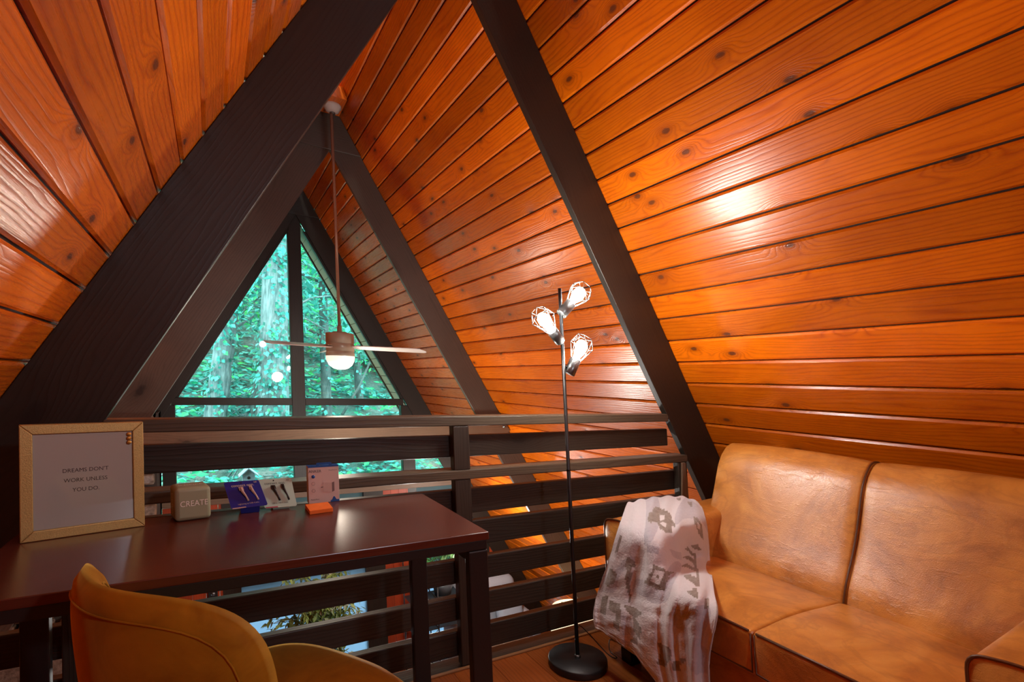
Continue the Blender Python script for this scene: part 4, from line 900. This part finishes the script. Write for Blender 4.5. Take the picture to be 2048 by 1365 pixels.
def ficus():
    B = Vector((0.03, 3.95, -2.42)); root = empty('potted_ficus', tuple(B), 'tall leafy ficus tree in front of the pale blue window below', 'plant'); rs = random.Random(8)
    mb = MB(); mb.lathe([(0, 0), (0.13, 0), (0.17, 0.30), (0.18, 0.32), (0.16, 0.32), (0.15, 0.27), (0, 0.27)], B); mb.build('pot', plain('clay_pot', (0.18, 0.09, 0.05), 0.6), root)
    tr = MB(); lf_ = MB(); tips = []
    for k in range(3):
        a = k*2.1; p = [B+Vector((0.03*math.cos(a), 0.03*math.sin(a), 0.25))]
        for i in range(1, 8): p.append(p[-1]+Vector((rs.uniform(-.035, .035), rs.uniform(-.03, .03), 0.15)))
        tr.tube(p, [0.016-0.0012*i for i in range(8)], 7)
        for i in range(2, 8):
            for q in range(4):
                an = rs.random()*6.28; L = rs.uniform(0.22, 0.52); d = Vector((math.cos(an), math.sin(an)*0.6, rs.uniform(0.0, 0.7))); e = p[i]+d*L; m1 = p[i]+d*L*0.5+Vector((0, 0, 0.05)); dr = e-Vector((0, 0, 0.06)); tr.tube([p[i], m1, dr], [0.005, 0.004, 0.002], 5)
                for w in range(38):
                    t = rs.random(); bp = p[i].lerp(m1, t*2) if t < .5 else m1.lerp(dr, t*2-1)
                    lf_.leaf(bp+Vector((rs.uniform(-.03, .03), rs.uniform(-.03, .03), rs.uniform(-.05, .03))), (rs.uniform(-1, 1), rs.uniform(-1, 1), rs.uniform(-1.3, 0.2)), (rs.uniform(-.5, .5), rs.uniform(-.5, .5), 1), rs.uniform(0.07, 0.11), rs.uniform(0.032, 0.045))
    tr.build('trunk', 'bark_dark', root); lf_.build('foliage', 'leaf_olive', root)
ficus()
def palm():
    B = Vector((1.46, 3.98, -1.42)); root = empty('potted_palm', tuple(B), 'green palm with drooping fronds standing on the black metal stand below', 'plant'); rs = random.Random(4)
    mb = MB(); mb.lathe([(0, 0), (0.10, 0), (0.13, 0.16), (0.115, 0.16), (0, 0.14)], B); mb.build('pot', plain('dark_pot', (0.03, 0.035, 0.04), 0.4), root); lf_ = MB(); st = MB()
    for k in range(15):
        a = k*2.4; R = rs.uniform(0.22, 0.38); H = rs.uniform(0.25, 0.50); pts = [B+Vector((math.cos(a)*R*t, math.sin(a)*R*t*0.8, 0.15+H*math.sin(t*2.2)/0.95)) for t in [i/8 for i in range(9)]]; st.tube(pts, 0.004, 5)
        for i in range(2, 9):
            for s_ in (-1, 1):
                for w in (0, 0.5):
                    p = pts[i-1].lerp(pts[i], w); sd = Vector((-math.sin(a), math.cos(a), 0))*s_; lf_.leaf(p, sd+Vector((math.cos(a)*0.5, math.sin(a)*0.5, -0.5)), (0, 0, 1), 0.17, 0.022)
    st.build('stems', 'leaf_green', root); lf_.build('fronds', leafy('palm_leaves', [(0, (0.02, 0.10, 0.04)), (0.6, (0.08, 0.25, 0.06)), (1, (0.3, 0.5, 0.3))], 0.3, 0.2), root)
palm()
def stand():
    root = empty('plant_stand', (1.40, 4.0, -2.42), 'black metal shelf stand with open lattice ends under the palm', 'stand'); mb = MB()
    X0, X1, Y0, Y1 = 1.02, 1.66, 3.84, 4.12
    for x in (X0, 1.34, X1):
        for y in (Y0, Y1):
            mb = MB(); mb.tube([(x, y, -2.42), (x, y, -1.02 if x < 1.5 else -1.43)], 0.008, 6); mb.build('upright', 'black', root)
    for z in (-1.43, -1.75, -2.1):
        mb = MB(); mb.box((X0, Y0, z-0.008), (X1, Y1, z), (1, 0, 0)); mb.build('shelf', 'black', root)
    mb = MB()
    for za, zb in ((-1.43, -1.03), (-1.75, -1.44), (-2.1, -1.76)):
        mb.tube([(X0, Y0, za), (1.34, Y0, zb)], 0.005, 5); mb.tube([(X0, Y0, zb), (1.34, Y0, za)], 0.005, 5); mb.tube([(X0, Y0, zb), (1.34, Y0, zb)], 0.005, 5)
    mb.build('lattice', 'black', root)
stand()

# ------------------------------------------------------------------ outdoors
def hz(x, y):
    t = max(0.0, y-5.2); h = -1.55+0.33*t+0.008*t*t*0.5+0.30*noise.noise(Vector((x*0.35, y*0.35, 0)))+0.10*noise.noise(Vector((x*1.3, y*1.3, 3)))
    h += 0.10*max(0, -x-0.5)
    return h
mb = MB(); nx, ny = 110, 100
b = mb.add([(x, y, hz(x, y)) for y in [4.95+30*(j/(ny-1))**1.5 for j in range(ny)] for x in [-18+38*i/(nx-1) for i in range(nx)]]); mb.smooth = True
for j in range(ny-1):
    for i in range(nx-1): k = b+j*nx+i; mb.face((k, k+1, k+nx+1, k+nx))
mb.build('ground_hillside', 'hill', kind='structure')
rs = random.Random(21)
def plants(name, n, yr, mat, label, lift=(0.0, 0.25), size=(0.07, 0.15), cat='undergrowth', filt=None):
    mb = MB(); c = 0
    while c < n:
        y = yr[0]+(yr[1]-yr[0])*rs.random()**1.3; x = 0.21*(y+2)-0.9+rs.uniform(-1, 1)*(0.36*(y+2)+0.4)
        if noise.noise(Vector((x*0.9, y*0.9, 7))) < -0.12: 
            if rs.random() < 0.8: continue
        z = hz(x, y)+rs.uniform(*lift); s_ = rs.uniform(*size)*(1+0.04*(y-5)); a = rs.random()*6.28; c += 1
        for k in range(3):
            aa = a+k*2.1+rs.uniform(-.4, .4); mb.leaf((x, y, z), (math.cos(aa), math.sin(aa), rs.uniform(-.5, .5)), (rs.uniform(-.4, .4), -0.6, 1), s_, s_*0.62)
    o = mb.build(name, mat, kind='stuff'); tag(o, label, cat, kind='stuff'); return o
plants('ground_ivy', 9000, (5.3, 24), 'leaf_teal', 'teal green ivy and ferns covering the hillside outside', (0, 0.22), (0.06, 0.15))
plants('fern_patch', 900, (6, 16), 'leaf_green', 'brighter green young plants dotted over the hillside', (0.1, 0.5), (0.09, 0.18))
def fallen():
    mb = MB()
    for k in range(70):
        y = rs.uniform(6.5, 12); x = -0.7-rs.random()*1.8+0.05*(y-6)+rs.uniform(-.3, .5); z = hz(x, y)+0.08; a = rs.uniform(-.9, .9); L = rs.uniform(0.3, 1.1)
        mb.tube([(x, y, z), (x+L*math.cos(a)*0.5, y+L*math.sin(a)*0.5, z+rs.uniform(0, .3)), (x+L*math.cos(a), y+L*math.sin(a), z+rs.uniform(-.1, .25))], [0.018, 0.012, 0.005], 5)
    o = mb.build('fallen_branches', 'bark'); tag(o, 'tangle of grey fallen branches on the slope outside the left window', 'branches', kind='stuff')
fallen()
def tree(x, y, h, r, lean, label, ivy=0.0, mat='bark', crown=0, seed=1, bend=0.0):
    q = random.Random(seed); z0 = hz(x, y)-0.3; root = empty('tree', (x, y, z0), label, 'tree'); n = 12
    pts = [Vector((x+lean[0]*t*h+bend*math.sin(t*3), y+lean[1]*t*h, z0+h*t)) for t in [i/(n-1) for i in range(n)]]
    rd = [r*(1.35 if i == 0 else 1.0)*(1-0.45*i/(n-1)) for i in range(n)]
    mb = MB(); mb.tube(pts, rd, 18); mb.build('trunk', mat, root)
    if ivy:
        mb = MB()
        for k in range(int(ivy)):
            t = q.random()**1.2*0.95; i = int(t*(n-1)); p = pts[i].lerp(pts[i+1], t*(n-1)-i); a = q.uniform(-PI, 0.3); rr = rd[i]*1.02+abs(q.gauss(0, 0.05))
            if noise.noise(Vector((t*7, a*1.2, seed))) < -0.18: continue
            d = Vector((math.cos(a), math.sin(a), 0)); s_ = q.uniform(0.06, 0.13)
            mb.leaf(p+d*rr, (d.x*0.5+q.uniform(-.6, .6), d.y*0.5, -0.7+q.uniform(-.4, .4)), d, s_, s_*0.75)
        mb.build('ivy', 'leaf_teal', root)
    if crown:
        mb = MB(); br = MB()
        for k in range(crown):
            an = q.random()*6.28; i = q.randint(4, n-1); L = q.uniform(0.8, 2.4); d = Vector((math.cos(an), math.sin(an), q.uniform(-.35, .5))); e = pts[i]+d*L; br.tube([pts[i], pts[i]+d*L*0.5+Vector((0, 0, .15)), e], [0.035, 0.02, 0.006], 5)
            for w in range(120):
                c_ = pts[i]+d*L*q.uniform(0.25, 1.1)+Vector((q.gauss(0, .22), q.gauss(0, .22), q.gauss(0, .16))); s_ = q.uniform(0.08, 0.17)
                mb.leaf(c_, (q.uniform(-1, 1), q.uniform(-1, 1), q.uniform(-.8, .2)), (0, -.4, 1), s_, s_*0.5)
        br.build('branches', mat, root); mb.build('foliage', 'leaf_teal' if seed % 2 else 'leaf_green', root)
tree(0.02, 8.6, 6.5, 0.30, (0.035, 0.0), 'thick pale tree trunk left of the mullion, its sides wrapped in ivy', 1500, 'bark', 10, 1)
tree(-0.98, 9.3, 6.5, 0.21, (0.13, 0.02), 'leaning pale trunk at the left edge of the left pane', 700, 'bark', 6, 3)
tree(-0.30, 9.9, 3.2, 0.24, (0.20, 0.0), 'short curved trunk leaning into the thick pale tree', 250, 'bark_dark', 0, 5, bend=0.1)
tree(1.18, 9.5, 6.5, 0.115, (0.0, 0.0), 'dark slim trunk behind the right pane, left of the fan rod', 260, 'bark_dark', 9, 2)
tree(2.15, 10.5, 6.0, 0.10, (-0.04, 0.0), 'thin dark trunk low in the right corner of the right pane', 200, 'bark_dark', 8, 4)
tree(0.55, 12.5, 7.5, 0.13, (0.02, 0.0), 'distant slim trunk just right of the thick pale tree', 200, 'bark_dark', 12, 6)
tree(3.6, 12.0, 7.0, 0.15, (-0.05, 0.0), 'tree at the far right of the view, mostly leaves', 150, 'bark_dark', 14, 7)
tree(-2.6, 12.5, 7.0, 0.15, (0.05, 0.0), 'tree beyond the leaning pale trunk, at the far left', 150, 'bark_dark', 12, 8)
# woodland behind, leaf masses hanging at all heights
def canopy(name, n, yr, zr, mat, label, s0=0.16):
    mb = MB(); cl_ = [(rs.uniform(-1, 1), rs.random(), rs.random()) for _ in range(90)]
    for k in range(n):
        a_, b_, c_ = cl_[rs.randrange(90)]; y = yr[0]+(yr[1]-yr[0])*b_; x = 0.21*(y+2)-0.9+a_*(0.40*(y+2)); z = max(hz(x, y), zr[0])+(zr[1]-max(hz(x, y), zr[0]))*c_
        p = Vector((x+rs.gauss(0, .55), y+rs.gauss(0, .5), z+rs.gauss(0, .32))); s_ = s0*rs.uniform(0.6, 1.3)
        mb.leaf(p, (rs.uniform(-1, 1), rs.uniform(-.6, .6), rs.uniform(-.9, .1)), (rs.uniform(-.5, .5), -.7, 1), s_, s_*0.52)
    o = mb.build(name, mat, kind='stuff'); tag(o, label, 'foliage', kind='stuff')
canopy('foliage_backdrop', 16000, (13, 21), (0.5, 11), 'leaf_teal', 'dense teal green woodland foliage filling the view behind the trees', 0.30)
canopy('bright_foliage', 3800, (11, 19), (1.0, 10), 'leaf_green', 'sunlit yellow green leaves high between the trunks', 0.24)
canopy('near_leaves', 1800, (8, 11), (2.6, 6.5), 'leaf_teal', 'nearer drooping leaf sprays at the top of the window', 0.17)
mb = MB(); mb.tube([(1.35, 8.8, 0.4), (1.75, 8.9, 1.0), (2.0, 8.9, 1.55), (2.1, 9.0, 2.1)], [0.03, 0.025, 0.02, 0.01], 7); o = mb.build('bare_branch', 'bark_dark'); tag(o, 'single dark bent branch below the fan globe, outside the right pane', 'branch')
def birdhouse():
    c = Vector((-0.484, 6.5, -0.36)); root = empty('birdhouse', tuple(c), 'little grey gabled birdhouse low outside the left window', 'birdhouse'); g = plain('weathered_board', (0.30, 0.33, 0.36), 0.8, var=0.2, bscale=20)
    mb = MB(); mb.prism([c+Vector((-0.08, 0, -0.06)), c+Vector((0.08, 0, -0.06)), c+Vector((0.08, 0, 0.06)), c+Vector((0, 0, 0.14)), c+Vector((-0.08, 0, 0.06))], (0, 0.16, 0)); mb.build('box', g, root)
    for s_ in (-1, 1):
        mb = MB(); mb.prism([c+Vector((0, -0.04, 0.165)), c+Vector((s_*0.13, -0.04, 0.045)), c+Vector((s_*0.13, -0.04, 0.03)), c+Vector((0, -0.04, 0.148))], (0, 0.24, 0)); mb.build('roof', g, root)
    mb = MB(); mb.lathe([(0, 0), (0.022, 0), (0.022, 0.002), (0, 0.002)], c+Vector((0, -0.002, 0.02)), (0, -1, 0), 16); mb.build('entrance_hole', 'pine_dark', root)
    mb = MB(); mb.tube([c+Vector((0, 0.08, -0.06)), c+Vector((0, 0.08, -1.4))], 0.025, 8); mb.build('post', 'bark', root)
birdhouse()
for o in list(bpy.data.objects):
    if '_o' in o: del o['_o']
